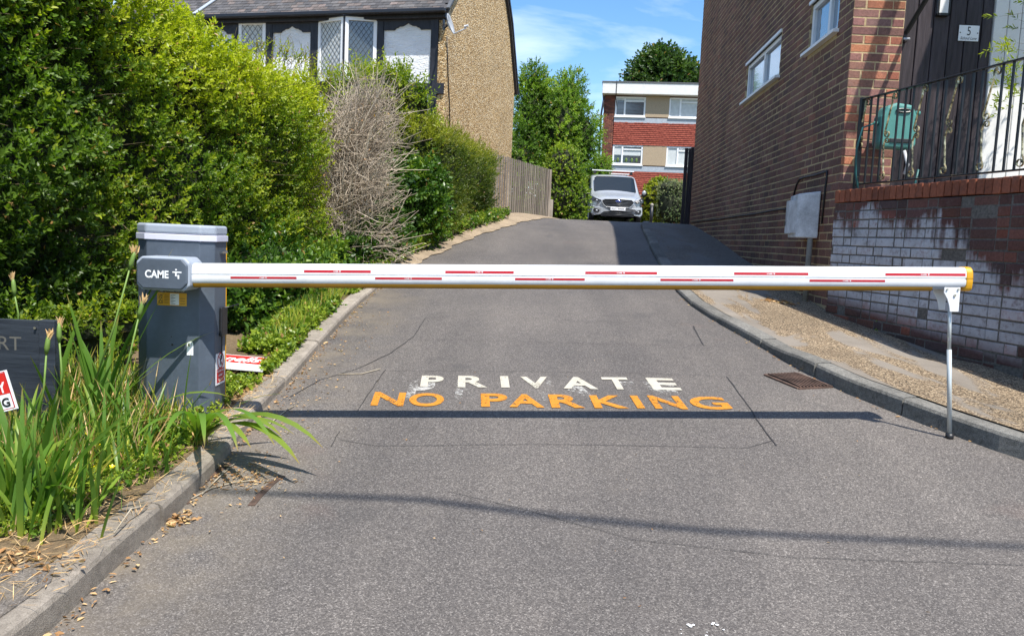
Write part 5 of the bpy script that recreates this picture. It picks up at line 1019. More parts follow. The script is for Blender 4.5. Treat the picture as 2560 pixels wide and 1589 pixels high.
lettering('plate_text', 'FG71 WNW', vp(-.235, -.165, .488), (.47, 0, 0), (0, 0, .07), BLK, npl, .03)
for yy in (2.05, 3.4):
    m = MB(); m.obox(vp(-.83, yy, 2.075), (1.66, 0, 0), (0, .06, 0), (0, 0, .035)); rb_ = m.build('roof_bar', WHT, VN, False, .006, 1)
    for sg in (1, -1): m = MB(); m.prism([(-.07, 0), (.07, 0), (.03, .11), (-.03, .11)], vp(sg*.72, yy+.01, 1.965), (1, 0, 0), (0, 0, 1), (0, .04, 0)); m.build('bar_foot', BLK, rb_)
m = MB(); m.obox(vp(.10, 1.05, 1.16), (.24, 0, 0), (0, .15, .05), (0, 0.01, .012)); m.obox(vp(.44, 1.06, 1.17), (.16, 0, 0), (0, .12, .05), (0, 0.01, .012)); m.build('papers_on_dash', WPR, VN)
# overhead wires, whose shadows cross the near asphalt
for nm, pts, hgt, rr, lab in (('overhead_wire', [(640, 1172), (1000, 1187), (1300, 1222), (1700, 1262), (2436, 1300)], 7.0, .015, 'upper overhead telephone wire above the near road'), ('overhead_wire', [(640, 1176), (1000, 1192), (1300, 1232), (1700, 1268), (2436, 1303)], 6.6, .009, 'thin lower overhead telephone wire above the near road')):
    P = [ongnd(x*1.051, y*1.051)+SD*(hgt/SD[2]) for x, y in pts]; P = [P[0]-(P[1]-P[0])*6]+P+[P[-1]+(P[-1]-P[-2])*4]; cable(nm, lab, P, rr, None, BLK, 6, 'wire')
# ================================================================== VEGETATION
def nrm(v): return v/np.maximum(np.linalg.norm(v, axis=-1, keepdims=True), 1e-9)
def rnd_unit(n): return nrm(RNG.normal(size=(n, 3)))
def leaf_mesh(name, P, D, Nn, Lg, Wd, T, mat, par=None, fold=.18, curl=.09):
    """P base points, D leaf directions, Nn upper sides, Lg/Wd sizes, T tints (n,3): hue, brightness, dryness."""
    n = len(P); D = nrm(D); S_ = nrm(np.cross(D, Nn)); Nn = np.cross(S_, D); Lg = np.broadcast_to(Lg, n)[:, None]; Wd = np.broadcast_to(Wd, n)[:, None]
    V = np.empty((n, 6, 3)); V[:, 0] = P; V[:, 1] = P+D*Lg*.36+S_*Wd*.5+Nn*Wd*fold; V[:, 2] = P+D*Lg*.36-S_*Wd*.5+Nn*Wd*fold
    V[:, 3] = P+D*Lg*.75+S_*Wd*.34+Nn*(Wd*fold*.6-Lg*curl*.5); V[:, 4] = P+D*Lg*.75-S_*Wd*.34+Nn*(Wd*fold*.6-Lg*curl*.5); V[:, 5] = P+D*Lg-Nn*Lg*curl
    b = (np.arange(n)*6)[:, None]; F1 = np.concatenate([b+np.array([[0, 1, 3]]), b+np.array([[0, 3, 5]]), b+np.array([[0, 5, 4]]), b+np.array([[0, 4, 2]])])
    C = np.ones((n, 6, 4)); C[:, :, :3] = np.clip(T, 0, 1)[:, None, :]
    return mesh_np(name, V.reshape(-1, 3), F1, mat, par, False, C.reshape(-1, 4))
def sprigs(B, A, L, k, ls, spread=.9, wr=.55, tint=None, jit=.25, taper=.35, dry=.01):
    """leaf arrays for N shoots: bases B, axes A, length L, k leaves each of length ls"""
    n = len(B); A = nrm(A); ref = np.where(np.abs(A[:, 2:3]) < .9, np.array([[0, 0, 1.]]), np.array([[1., 0, 0]])); X = nrm(np.cross(A, ref)); Y = np.cross(A, X); ph = RNG.uniform(0, 6.28, n)
    L = np.broadcast_to(L, n); ls = np.broadcast_to(ls, n); o = dict(P=[], D=[], N=[], L=[], W=[], T=[])
    if tint is None: tint = np.c_[RNG.uniform(.2, .8, n), RNG.uniform(.3, .8, n), np.zeros(n)]
    for j in range(k):
        t = (j//2+.6)/(k/2+.4); a = ph+(j//2)*1.57+(j % 2)*math.pi+RNG.normal(0, jit, n); R_ = X*np.cos(a)[:, None]+Y*np.sin(a)[:, None]
        sp = spread*(1-.45*t)+RNG.normal(0, .15, n); D = A*np.cos(sp)[:, None]+R_*np.sin(sp)[:, None]
        Nn = nrm(A*np.sin(sp)[:, None]-R_*np.cos(sp)[:, None]+RNG.normal(0, .25, (n, 3))+np.array([[0, 0, .35]]))
        sz = ls*(1-taper*abs(t-.35))*RNG.uniform(.6, 1.3, n); T = tint.copy(); T[:, 0] += t*.22+RNG.normal(0, .06, n); T[:, 1] += RNG.normal(0, .08, n); T[:, 2] = np.where(RNG.random(n) < dry, .9, T[:, 2])
        o['P'].append(B+A*(L*t)[:, None]); o['D'].append(D); o['N'].append(Nn); o['L'].append(sz); o['W'].append(sz*wr); o['T'].append(T)
    return {q: np.concatenate(v) for q, v in o.items()}
def grow_leaves(name, o, mat, par=None, keep=None):
    if keep is not None: o = {q: v[keep] for q, v in o.items()}
    return leaf_mesh(name, o['P'], o['D'], o['N'], o['L'], o['W'], o['T'], mat, par)
def lump(P, sc, seed=0.0):
    return np.array([mnoise.noise(Vector((p[0]*sc+seed, p[1]*sc-seed, p[2]*sc+seed*.7))) for p in P])
def twig_mesh(name, A0, A1, r0, r1, mat, par=None, mid=None):
    """straight or bowed 3-sided twigs in one mesh"""
    n = len(A0); pts = [A0, mid, A1] if mid is not None else [A0, A1]; rs = np.linspace(0, 1, len(pts)); V = []
    D = nrm(A1-A0); ref = np.where(np.abs(D[:, 2:3]) < .9, np.array([[0, 0, 1.]]), np.array([[1., 0, 0]])); X = nrm(np.cross(D, ref)); Y = np.cross(D, X)
    r0 = np.broadcast_to(r0, n)[:, None]; r1 = np.broadcast_to(r1, n)[:, None]
    for p, t in zip(pts, rs):
        for a in (0, 2.094, 4.189): V.append(p+(X*math.cos(a)+Y*math.sin(a))*(r0*(1-t)+r1*t))
    m_ = len(pts)*3; V = np.stack(V, 1).reshape(-1, 3); b = (np.arange(n)*m_)[:, None]; Fs = []
    for s in range(len(pts)-1):
        for k in range(3): Fs.append(b+np.array([[s*3+k, s*3+(k+1) % 3, s*3+3+(k+1) % 3, s*3+3+k]]))
    return tag(mesh_np(name, V, np.concatenate(Fs), mat, par, True), kind='stuff')
CORE = paint('hedge_core_shade', (.028, .034, .014), .95, 0, .5, 20)  # dark colour standing for the shade inside hedges and crowns
def hedge(name, label, cat, path, zb, zt, wd, n, ls, mat, k=8, rough=.14, seed=0, core_in=.30, zq=.42, up=.5, tintf=None, L=.10, wr=.55, inner=.35, dens_top=.3, end=True, parent=None, spread=.9, twigs=0, dry=.01, side=1, coreblur=1):
    """clipped hedge along a path (points x,y); wd = depth away from the road side. side=+1: road lies to the right of the path"""
    P = np.asarray(path, float); seg = np.r_[0, np.cumsum(np.hypot(*np.diff(P, axis=0).T))]; T_ = seg[-1]
    par = parent or thing(name, label, cat, (P[len(P)//2][0], P[len(P)//2][1], zb(P[len(P)//2][0], P[len(P)//2][1])))
    def at(s): return np.c_[np.interp(s, seg, P[:, 0]), np.interp(s, seg, P[:, 1])]
    def tg(s): return nrm(at(np.clip(s+.15, 0, T_))-at(np.clip(s-.15, 0, T_)))
    def surf(s, q, off):
        # q 0..1 along the cross section: front bottom -> front top -> back top
        c = at(s); t = tg(s); o_ = np.c_[t[:, 1], -t[:, 0]]*side; z0 = zb(c[:, 0], c[:, 1]); h = np.interp(s/T_, zt[0], zt[1])-z0; rr = np.minimum(.38, wd*.4)
        x = np.where(q < .62, 0, 0.); f = q/.62
        fx = np.where(q < .62, .10*np.sin(np.clip(f, 0, 1)*math.pi)*0-rr*np.clip((f-.82)/.18, 0, 1)**2*.55, -rr*.55-(q-.62)/.38*(wd-rr*.55)); fz = np.where(q < .62, f*h*.985, h*.985+.03*np.sin((q-.62)/.38*math.pi))
        nx = np.where(q < .60, 1-.6*np.clip((f-.8)/.2, 0, 1), .12); nz = np.where(q < .60, .08+.8*np.clip((f-.8)/.2, 0, 1), 1.)
        N3 = nrm(np.c_[o_*nx[:, None], nz]); pt = np.c_[c+o_*fx[:, None], z0+fz]; return pt, N3
    s = RNG.uniform(0, T_, n); q = np.where(RNG.random(n) < dens_top, RNG.uniform(.58, 1, n), RNG.uniform(0.0, .64, n)); pt, N3 = surf(s, q, 0)
    dsp = (lump(pt, 1.6, seed)*1.0+lump(pt, 5.0, seed+9)*.6)*rough*1.5; dep = -np.abs(RNG.normal(0, 1, n))*inner*.45+RNG.uniform(0, .05, n); wild = RNG.random(n) < .05; dep = np.where(wild, RNG.uniform(.02, .12, n), dep)
    B = pt+N3*(dsp+dep)[:, None]-N3*L*.7
    if end:   # rounded ends: pull in
        pass
    A = nrm(N3*.75+np.array([[0, 0, up]])+RNG.normal(0, .42, (n, 3))); T = np.c_[np.clip(.30+.35*lump(pt, 1.1, seed+3)+RNG.normal(0, .12, n), .02, .9), np.clip(.55+.3*lump(pt, 7, seed+5)+RNG.normal(0, .1, n), .1, 1), np.zeros(n)]
    if tintf is not None: T = tintf(pt, T, s/T_, q)
    o = sprigs(B, A, L*RNG.uniform(.6, 1.4, n), k, ls(pt) if callable(ls) else ls, tint=T, wr=wr, dry=dry, spread=spread); grow_leaves('foliage', o, mat, par)
    # dark solid core added to block light between the leaves
    ss = np.linspace(0, T_, 40); qq = np.linspace(0, 1, 16); rows = []
    for a in ss:
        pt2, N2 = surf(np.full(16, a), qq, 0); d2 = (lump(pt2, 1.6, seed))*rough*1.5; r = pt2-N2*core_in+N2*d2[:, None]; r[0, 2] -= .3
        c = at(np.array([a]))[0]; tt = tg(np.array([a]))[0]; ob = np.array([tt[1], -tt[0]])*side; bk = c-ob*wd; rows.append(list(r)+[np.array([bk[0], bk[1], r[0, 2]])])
    m = MB(); m.grid(rows, flip=side < 0); m.add(rows[0], [tuple(range(len(rows[0])))]); m.add(rows[-1], [tuple(range(len(rows[-1])))[::-1]]); m.build('shade_core', CORE, par, True)
    if twigs:
        i = RNG.integers(0, n, twigs); a0 = pt[i]-N3[i]*.35; a1 = pt[i]+N3[i]*RNG.uniform(-.08, .06, twigs)[:, None]+RNG.normal(0, .10, (twigs, 3)); twig_mesh('twigs', a0, a1, .004, .0018, TW, par, (a0+a1)/2+RNG.normal(0, .03, (twigs, 3)))
    return par, surf, T_
vzs = lambda x, y: vz(x, y)
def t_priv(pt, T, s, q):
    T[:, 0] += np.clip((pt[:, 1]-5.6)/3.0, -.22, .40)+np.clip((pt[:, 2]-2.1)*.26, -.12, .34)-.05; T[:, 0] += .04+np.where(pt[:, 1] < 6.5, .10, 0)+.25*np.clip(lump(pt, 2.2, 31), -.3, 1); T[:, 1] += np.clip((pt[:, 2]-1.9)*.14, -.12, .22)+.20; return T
PP = [(-3.6, 1.9), (-3.0, 3.2), (-2.78, 4.3), (-2.62, 5.4), (-2.40, 6.4), (-2.15, 7.3), (-1.95, 8.0), (-2.0, 8.45), (-2.35, 8.75), (-3.0, 8.9)]
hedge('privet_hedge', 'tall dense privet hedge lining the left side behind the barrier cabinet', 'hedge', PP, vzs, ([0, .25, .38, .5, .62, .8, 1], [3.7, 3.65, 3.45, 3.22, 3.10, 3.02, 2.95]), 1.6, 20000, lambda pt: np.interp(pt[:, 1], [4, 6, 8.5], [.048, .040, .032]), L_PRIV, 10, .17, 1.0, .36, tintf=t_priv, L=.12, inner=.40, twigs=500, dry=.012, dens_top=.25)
# lower growth under the hedge near the cabinet
def t_ivy(pt, T, s, q): T[:, 0] += np.clip((pt[:, 2]-1.0)*.1, -.1, .2); return T
hedge('low_privet', 'low leafy shoots sprouting at the foot of the hedge behind the name board', 'shrub', [(-2.62, 3.55), (-2.55, 4.0), (-2.52, 4.6), (-2.3, 4.95)], vzs, ([0, .5, 1], [.86, .98, 1.02]), .35, 420, .036, L_PRIV, 10, .12, 4.0, .2, L=.13, up=.9, tintf=lambda pt, T, s, q: T+np.array([.12, .15, 0]))
# dark green laurel mound right of the cabinet, spilling to the kerb
hedge('laurel_mound', 'glossy green laurel and bramble mound between cabinet and kerb', 'shrub', [(-2.30, 5.55), (-2.0, 5.75), (-1.80, 6.3), (-1.68, 7.0), (-1.70, 7.9), (-1.8, 8.4)], vzs, ([0, .2, .5, .8, 1], [.98, 1.16, 1.28, 1.36, 1.40]), .8, 1500, .058, L_IVY, 8, .13, 7.0, .18, L=.15, up=.75, wr=.6, tintf=lambda pt, T, s, q: T+np.array([.05, .10, 0]))
# yew hedge further up
def t_yew(pt, T, s, q): T[:, 0] += np.where(q > .52, .35, -.02)+np.clip((pt[:, 2]-2.5)*.3, -.1, .25); return T  # top tinted lighter and yellower, sunlight put into the leaf colour
gzs = lambda x, y: gz(x, y)+.08
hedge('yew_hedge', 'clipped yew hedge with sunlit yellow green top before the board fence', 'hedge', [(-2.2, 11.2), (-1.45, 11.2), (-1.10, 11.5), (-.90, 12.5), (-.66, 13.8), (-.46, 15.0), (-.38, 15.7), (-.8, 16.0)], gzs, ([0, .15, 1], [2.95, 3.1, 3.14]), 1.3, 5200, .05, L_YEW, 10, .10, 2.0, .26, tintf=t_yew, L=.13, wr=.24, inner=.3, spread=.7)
# ivy / laurel below yew and dead bush
hedge('ivy_shrub', 'dark glossy ivy shrub spreading below the dead bush and yew', 'shrub', [(-1.80, 8.1), (-1.62, 8.7), (-1.47, 9.5), (-1.32, 10.3), (-1.12, 11.0), (-1.0, 11.6)], gzs, ([0, .2, .42, .62, .85, 1], [1.15, 1.5, 2.0, 2.4, 2.55, 2.3]), .6, 3200, .068, L_IVY, 8, .17, 5.0, .25, L=.17, up=.45, wr=.72, tintf=lambda pt, T, s, q: T+np.array([-.04, .05, 0]))
# climber behind
hedge('climbing_shrub', 'light green feathery climber topping the dead bush before the cottage', 'shrub', [(-3.0, 12.0), (-2.3, 11.5), (-1.65, 11.4), (-1.22, 11.7), (-1.15, 12.3)], gzs, ([0, .3, .5, .8, 1], [4.0, 4.0, 3.98, 3.7, 3.3]), .9, 2600, .06, L_PRIV, 8, .2, 6.0, .2, L=.24, up=.35, wr=.36, inner=.35, spread=1.0, tintf=lambda pt, T, s, q: T+np.array([.28, .12, 0]))
# fills behind the dead bush
hedge('back_shrub', 'shaded green shrub glimpsed behind the dead bush twigs', 'shrub', [(-3.2, 10.6), (-2.4, 10.3), (-1.9, 10.5), (-1.7, 11.2)], gzs, ([0, 1], [2.7, 2.6]), .8, 1200, .06, L_IVY, 8, .2, 12.0, .2, L=.15)
# feathery shoots over the privet top
# dead bush
def dead_bush():
    T = thing('dead_bush', 'large leafless grey brown bush of tangled twigs between the green hedges', 'dead bush', (-1.95, 9.0, 1.05)); c = np.array([-2.12, 9.15, 1.0])
    # silhouette: reach of the twigs from the stool, by direction
    def reach(D): return 1.0+.20*lump(D*1.0+2, 2.3, 4)+.13*lump(D, 6, 9)
    def fan(n, lo, hi): 
        th = RNG.uniform(0, 6.28, n); el = RNG.uniform(lo, hi, n); D = nrm(np.c_[np.cos(th)*np.cos(el), np.sin(th)*np.cos(el), np.sin(el)]); return D
    R3 = np.array([[.80, .90, 2.2]]); sk = lambda D, r: c+D*R3*r[:, None]+np.c_[.50*np.maximum(D[:, 2], 0)*r*(D[:, 2]*r), np.zeros(len(D)), -.12*(D[:, 0]*r)**2]
    D = fan(90, .15, 1.5); r = RNG.uniform(.5, .95, 90)*reach(D); A0 = c+RNG.normal(0, .09, (90, 3)); mid = sk(nrm(D+np.array([[0, 0, .25]])), r*.55); A1 = sk(D, r)
    twig_mesh('branches', A0, A1, .013, .006, DEADB, T, mid)
    def curved(n, ln, r0, nm, jit, lo=.28):
        D = fan(n, .10, 1.55); rr = (lo+(1-lo)*RNG.random(n)**.75)*reach(D); p0 = sk(D, rr-ln*.5); tang = nrm(sk(D, rr+.05)-sk(D, rr)); d = nrm(tang+RNG.normal(0, jit, (n, 3))+np.array([[.10, 0, .12]])); L_ = (ln*RNG.uniform(.6, 1.6, n))[:, None]
        p1 = p0+d*L_; m_ = (p0+p1)/2+RNG.normal(0, .05, (n, 3))*L_; ok = p0[:, 2] > gz(p0[:, 0], p0[:, 1])-.02
        twig_mesh(nm, p0[ok], p1[ok], r0, r0*.5, DEAD, T, m_[ok]); return p1[ok], d[ok]
    curved(1100, .50, .0062, 'boughs', .50); p1, d1 = curved(3000, .30, .0036, 'twigs', 1.0, .35); p2, d2 = curved(3600, .19, .0024, 'fine_twigs', 1.5, .5)
    # bare boughs reaching right over the ivy
    k = 14; a0 = c+np.c_[RNG.uniform(.2, .5, k), RNG.uniform(-.4, .6, k), RNG.uniform(.9, 1.6, k)]; d = nrm(np.c_[RNG.uniform(.3, .7, k), RNG.normal(0, .3, k), RNG.uniform(.7, 1.4, k)]); L_ = RNG.uniform(.4, .8, k)[:, None]; twig_mesh('reaching_boughs', a0, a0+d*L_, .009, .003, DEADB, T, a0+d*L_*.5+RNG.normal(0, .05, (k, 3)))
    i = RNG.integers(0, len(p2), 900); pc = p2[i]; pc = pc[RNG.random(900) < np.where(pc[:, 0] < -2.1, .8, .12)]; n = len(pc)
    leaf_mesh('withered_leaves', pc, rnd_unit(n), rnd_unit(n), RNG.uniform(.03, .05, n), .02, np.c_[RNG.uniform(.3, .9, n), RNG.uniform(.3, .9, n), np.zeros(n)], L_DRY, T, .3, .4)
    return T
dead_bush()
# low trailing ivy carpet on verge between kerb and shrubs
def carpet(name, label, n, fx, zf, ls, mat, y0, y1, tint=(.45, .6, 0), up=.8, k=6, L=.05, h=.03, kind='stuff', dens=None):
    Y = RNG.uniform(y0, y1, n) if dens is None else np.interp(RNG.random(n), dens[0], dens[1]); a, b = fx(Y); X = a+(b-a)*RNG.random(n); Z_ = zf(X, Y)
    keepm = (lump(np.c_[X, Y, Z_], 2.6, 3) > -.28); X, Y, Z_ = X[keepm], Y[keepm], Z_[keepm]; n = len(X)
    B = np.c_[X, Y, Z_+RNG.uniform(-.01, h, n)]; A = nrm(RNG.normal(0, .6, (n, 3))+np.array([[.1, -.25, up]])); T = np.c_[np.clip(tint[0]+.3*lump(B, 3, 8)+RNG.normal(0, .12, n), 0, 1), np.clip(tint[1]+RNG.normal(0, .12, n), 0, 1), np.zeros(n)]
    o = sprigs(B, A, L, k, ls, tint=T, wr=.8, spread=1.1, dry=.03); ob = grow_leaves(name, o, mat); return tag(ob, label, None, None, kind)
carpet('ivy_carpet', 'low ivy and weeds trailing along the left kerb beyond the cabinet', 5200, lambda Y: (lx(Y)-.10-np.interp(Y, [4.7, 5.4, 7, 9.6], [.30, .36, .36, .5]), lx(Y)-.11-.05*np.sin(Y*4)*0), lambda X, Y: np.where(Y < 9.35, vz(X, Y), gz(X, Y)+.05), .034, L_IVY, 5.42, 9.9, (.62, .7, 0), h=.06, L=.06)
carpet('ivy_edge', 'ragged ivy creeping over the sandy bank at the top left', 3600, lambda Y: (lx(Y)-.9, lx(Y)-.14-np.interp(Y, [12, 15], [0, .12])), lambda X, Y: gz(X, Y)+.08, .045, L_IVY, 9.5, 15.5, (.5, .6, 0), h=.10, L=.1)
carpet('verge_weeds', 'creeping green weeds carpeting the verge under the iris clumps', 4200, lambda Y: (np.full(len(Y), -2.9), lx(Y)-np.interp(Y, [2.9, 3.6, 4.5], [.26, .12, .15])), vz, .020, L_IVY, 2.75, 4.6, (.68, .75, 0), h=.05, L=.05, k=8)
# iris clumps: each blade is a part
def blade_geo(L, Wd, bend, tw, n=9):
    V = []; t = np.linspace(0, 1, n+1)
    for u in t:
        z = L*math.sin(u*bend)/max(bend, .01) if bend > .01 else L*u; x = L*(1-math.cos(u*bend))/max(bend, .01) if bend > .01 else 0
        w_ = Wd*(.75+.5*math.sin(min(1, u*1.6)*math.pi*.5))*(1-u**3.2)**.8*.5+.0008; a = tw*u; cx_, sx_ = math.cos(a), math.sin(a); f = .22*w_
        V += [(x-sx_*w_, -cx_*w_, z), (x+f*cx_, -f*sx_, z), (x+sx_*w_, cx_*w_, z)]
    Fs = [(i*3+k, i*3+k+1, i*3+4+k, i*3+3+k) for i in range(n) for k in (0, 1)]; return np.array(V), Fs
BL_M = []
for k in range(10):
    r_ = random.Random(k+50); V, Fs = blade_geo(1.0, .030+.007*(k % 3), [.15, .3, .5, .8, 1.15, 1.6, 2.1, .22, .42, .65][k], r_.uniform(-.5, .5)); C = np.ones((len(V), 4)); z = np.repeat(np.linspace(0, 1, 10), 3); C[:, 0] = np.clip(np.interp(z, [0, .15, .4, 1], [.85, .5, .32, .45])+r_.uniform(-.12, .2), 0, 1); C[:, 1] = .6+r_.uniform(-.15, .3); C[:, 2] = np.where(z > .96, .8, 0)
    o = mesh_np('blade', V, Fs, L_GRASS, None, True, C); BL_M.append(o.data); bpy.data.objects.remove(o)
V, Fs = blade_geo(1.0, .04, .9, .6); C = np.ones((len(V), 4)); C[:, 0] = .6; C[:, 2] = 0; o = mesh_np('blade', V, Fs, L_DRY, None, True, C); BL_DRY = o.data; bpy.data.objects.remove(o)
def blade(par, base, L, kind, az, lean, wsc=1.0, me=None):
    R1 = Matrix.Rotation(az, 3, 'Z') @ Matrix.Rotation(lean, 3, 'Y'); R1 = np.array(R1)*np.array([[L, L*.0+wsc*min(1.25*L, .9), L]]); return inst('blade', me or BL_M[kind], base, par, R1)
def iris(label, px, py, n, hgt, fan=1.0, r=.06, az0=None, extra=(), dryn=2, wsc=1.0, group='iris clumps on the left verge', Y=None):
    b = ongnd(px, py, vz) if Y is None else atY(px, py, Y); T = thing('iris_clump', label, 'iris plant', b, group)
    for k in range(n):
        az = random.uniform(0, 6.28) if az0 is None else az0+random.gauss(0, .5); ln = abs(random.gauss(.12, .14))*fan; q = b+np.array([random.gauss(0, r), random.gauss(0, r*.7), -.02]); q[2] = float(vz(q[0], q[1]))-.02
        blade(T, q, hgt*random.uniform(.6, 1.1), random.choices(range(10), [5, 5, 4, 3, 1.5, .8, .3, 5, 4, 3])[0], az, ln, wsc)
    for k in range(dryn):
        q = b+np.array([random.gauss(0, r), random.gauss(0, r), -.01]); blade(T, q, hgt*random.uniform(.35, .6), 0, random.uniform(0, 6.28), random.uniform(.3, 1.0), .8, BL_DRY)
    for az, ln, L_, kd in extra: blade(T, b+np.array([0, 0, .0]), L_, kd, az, ln, wsc)
    return T, b
# az: 0 leans right, pi leans left
iris('iris clump at the lower left edge with tall upright dark green blades', 70, 1330, 26, .48, 1.0, .06, extra=((.1, .45, .68, 2), (.05, .6, .66, 1)))
iris('thick iris clump with a long blade crossing rightwards, left foreground', 10, 1290, 24, .46, 1.0, .08, extra=((.0, .62, .82, 1), (.2, .55, .72, 3), (.1, .75, .6, 1)))
iris('iris clump with yellowing lower blades nearest the kerb', 215, 1310, 18, .36, 1.1, .06, dryn=8)
iris('iris clump in the middle of the verge before the parking sign', 150, 1190, 22, .42, 1.1, .08)
iris('iris clump close behind the buttercups with many short blades', 330, 1190, 18, .32, 1.3, .09, dryn=6)
iris('tall iris clump between name board and cabinet with seed heads', 250, 1075, 12, .55, .8, .04, extra=((.35, .20, .98, 1), (.3, .26, .92, 0), (.2, .14, .85, 2), (.3, .33, .80, 0), (2.9, .2, .7, 0), (.4, .42, .75, 3)), Y=None)
iris('iris clump hiding the lower edge of the name board', 110, 1150, 20, .36, 1.1, .09)
iris('short iris clump right of the parking sign with leaning blades', 190, 1120, 16, .45, 1.2, .06)
iris('small iris clump pressed to the left foot of the cabinet', 322, 1110, 10, .38, 1.2, .05, extra=((0, .30, .62, 5), (3.6, .9, .55, 1), (2.6, .7, .5, 2)))
iris('short iris clump in front of the cabinet door with one upright blade', 455, 1115, 9, .22, 1.6, .05, extra=((.0, .02, .47, 0), (3.1, .25, .3, 7), (0, .2, .3, 7)), dryn=4)
iris('iris clump at the cabinet corner arching over the kerb onto asphalt', 497, 1108, 9, .26, 1.4, .04, extra=((-.38, .66, .80, 5), (-.52, .74, .74, 5), (-.62, .35, .70, 6), (-.9, .35, .66, 6), (-1.15, .3, .62, 6), (-1.5, .25, .60, 6), (-1.9, .3, .52, 6), (-.5, .55, .62, 5), (-.15, .6, .55, 5), (-.75, .6, .56, 5), (.2, .45, .50, 4), (-2.4, .5, .45, 5), (-.35, .7, .60, 4)), wsc=1.25, dryn=4)
iris('iris clump behind the name board rising above its top edge', 40, 905, 10, .56, .7, .1, Y=3.95)
# seed heads
def seed_head(label, px, py, Y, px0, py0):
    a = atY(px, py, Y); b = atY(px0, py0, Y); T = thing('iris_seed_head', label, 'seed head', b); m = MB(); mid = (a+b)/2+np.array([.01, 0, .0]); m.tube([b, mid, a], [.005, .0045, .004], 5); m.build('stem', L_STEM, T, True)
    d = unit(a-b); m = MB(); m.tube([a-d*.01, a+d*.02, a+d*.055, a+d*.08], [.006, .012, .010, .004], 7); m.build('pod', L_STEM, T, True)
    n = 9; P = np.repeat([a+d*.06], n, 0)+RNG.normal(0, .006, (n, 3)); leaf_mesh('husk', P, nrm(d+RNG.normal(0, .10, (n, 3))), rnd_unit(n), .045, .008, np.c_[RNG.uniform(.8, 1, n), RNG.uniform(.5, 1, n), np.zeros(n)], L_DRY, T, .3, .3)
L_STEM = paint('plant_stem', (.16, .26, .05), .5, 0, .2, 20)
seed_head('papery iris seed head just under the arm head', 347, 790, 3.75, 285, 1010); seed_head('papery iris seed head left of the arm head', 325, 668, 3.75, 235, 960)
seed_head('withered iris seed head before the right edge of the name board', 116, 880, 3.45, 92, 1060); seed_head('withered iris seed head above the corner of the name board', 36, 735, 3.9, 45, 830); seed_head('brown iris seed head right of the name board', 148, 850, 3.6, 150, 1010)
# buttercups
PET = MB(); 
for k in range(5):
    a = k*1.2566; PET.add([(0, 0, 0), (.009*math.cos(a-.5), .009*math.sin(a-.5), .004), (.0125*math.cos(a), .0125*math.sin(a), .006), (.009*math.cos(a+.5), .009*math.sin(a+.5), .004)], [(0, 1, 2, 3)])
pet_me = PET.mesh('petals', L_YFL); LBL = ['beside the lowest iris blades', 'left of the kerb bend', 'under the parking sign', 'near the cabinet foot', 'amid dry grass by the kerb', 'in the middle of the weeds', 'highest of the group by the sign', 'lowest of the group at the verge edge', 'left of the middle iris clump', 'right of the middle iris clump', 'by the yellowed stalks', 'closest to the name board']
for k, (px, py) in enumerate(((136, 1204), (137, 1212), (237, 1064), (225, 1070), (303, 1234), (252, 1130), (136, 1003), (278, 1190), (216, 1104), (262, 1148), (246, 1074), (234, 1190))):
    b = ongnd(px, py+42, vz); h = .11; T = thing('buttercup', 'small yellow buttercup on a thin stem, '+LBL[k], 'flower', b, 'buttercups on the left verge'); m = MB(); m.tube([b, b+np.array([.004, 0, h])], .0014, 4); m.build('stem', L_STEM, T)
    o = inst('petals', pet_me, b+np.array([.004, 0, h]), T); o.rotation_euler = (.5, 0, k)
# grass and straw
def grass(name, label, n, fx, zf, y0, y1, h, mat, w_=.0035, lean=.5, tint=(.5, .6, 0)):
    Y = RNG.uniform(y0, y1, n); a, b = fx(Y); X = a+(b-a)*RNG.random(n); P = np.c_[X, Y, zf(X, Y)-.005]; D = nrm(RNG.normal(0, lean, (n, 3))*np.array([[1, 1, .2]])+np.array([[0, 0, 1.]])); Nn = rnd_unit(n)
    T = np.c_[np.clip(tint[0]+RNG.normal(0, .25, n)+.3*lump(P, 2.5, 7), 0, 1), np.clip(tint[1]+RNG.normal(0, .15, n), 0, 1), np.where(RNG.random(n) < .16, RNG.uniform(.4, .9, n), 0)]; return tag(leaf_mesh(name, P, D, Nn, h*RNG.uniform(.4, 1.2, n), w_, T, mat, None, .1, .02), label, None, None, 'stuff')
grass('grass', 'fine green grass growing through the verge', 3600, lambda Y: (np.full(len(Y), -2.9), lx(Y)-.34), vz, 2.9, 4.6, .24, L_GRASS, .009, .5, (.48, .55, 0))
grass('kerb_grass', 'tufts of fine grass among the ivy near the laurel', 900, lambda Y: (lx(Y)-.34, lx(Y)-.15), vz, 5.5, 7.6, .20, L_GRASS, .006, .45, (.62, .75, 0))
grass('dry_grass', 'straw coloured dead grass lying on the verge', 4200, lambda Y: (np.full(len(Y), -2.7), lx(Y)-.02), lambda X, Y: vz(X, Y)+.012, 2.35, 4.9, .075, L_DRY, .0026, 3.0, (.9, .9, 0))
carpet('board_ivy', 'small ivy patch between the fallen board and the kerb', 170, lambda Y: (lx(Y)-.34, lx(Y)-.13), vz, .026, L_IVY, 4.60, 4.82, (.6, .7, 0), h=.02, L=.03)
carpet('kerb_ivy', 'ivy trailing beside the kerb right of the fallen board', 230, lambda Y: (lx(Y)-.17, lx(Y)-.12), vz, .028, L_IVY, 4.9, 5.5, (.6, .7, 0), h=.05, L=.05)
grass('dry_stems', 'tall straw coloured stems standing among the iris blades', 260, lambda Y: (np.full(len(Y), -2.6), lx(Y)-.25), vz, 2.75, 4.3, .30, L_DRY, .007, .35, (.75, .9, 0))
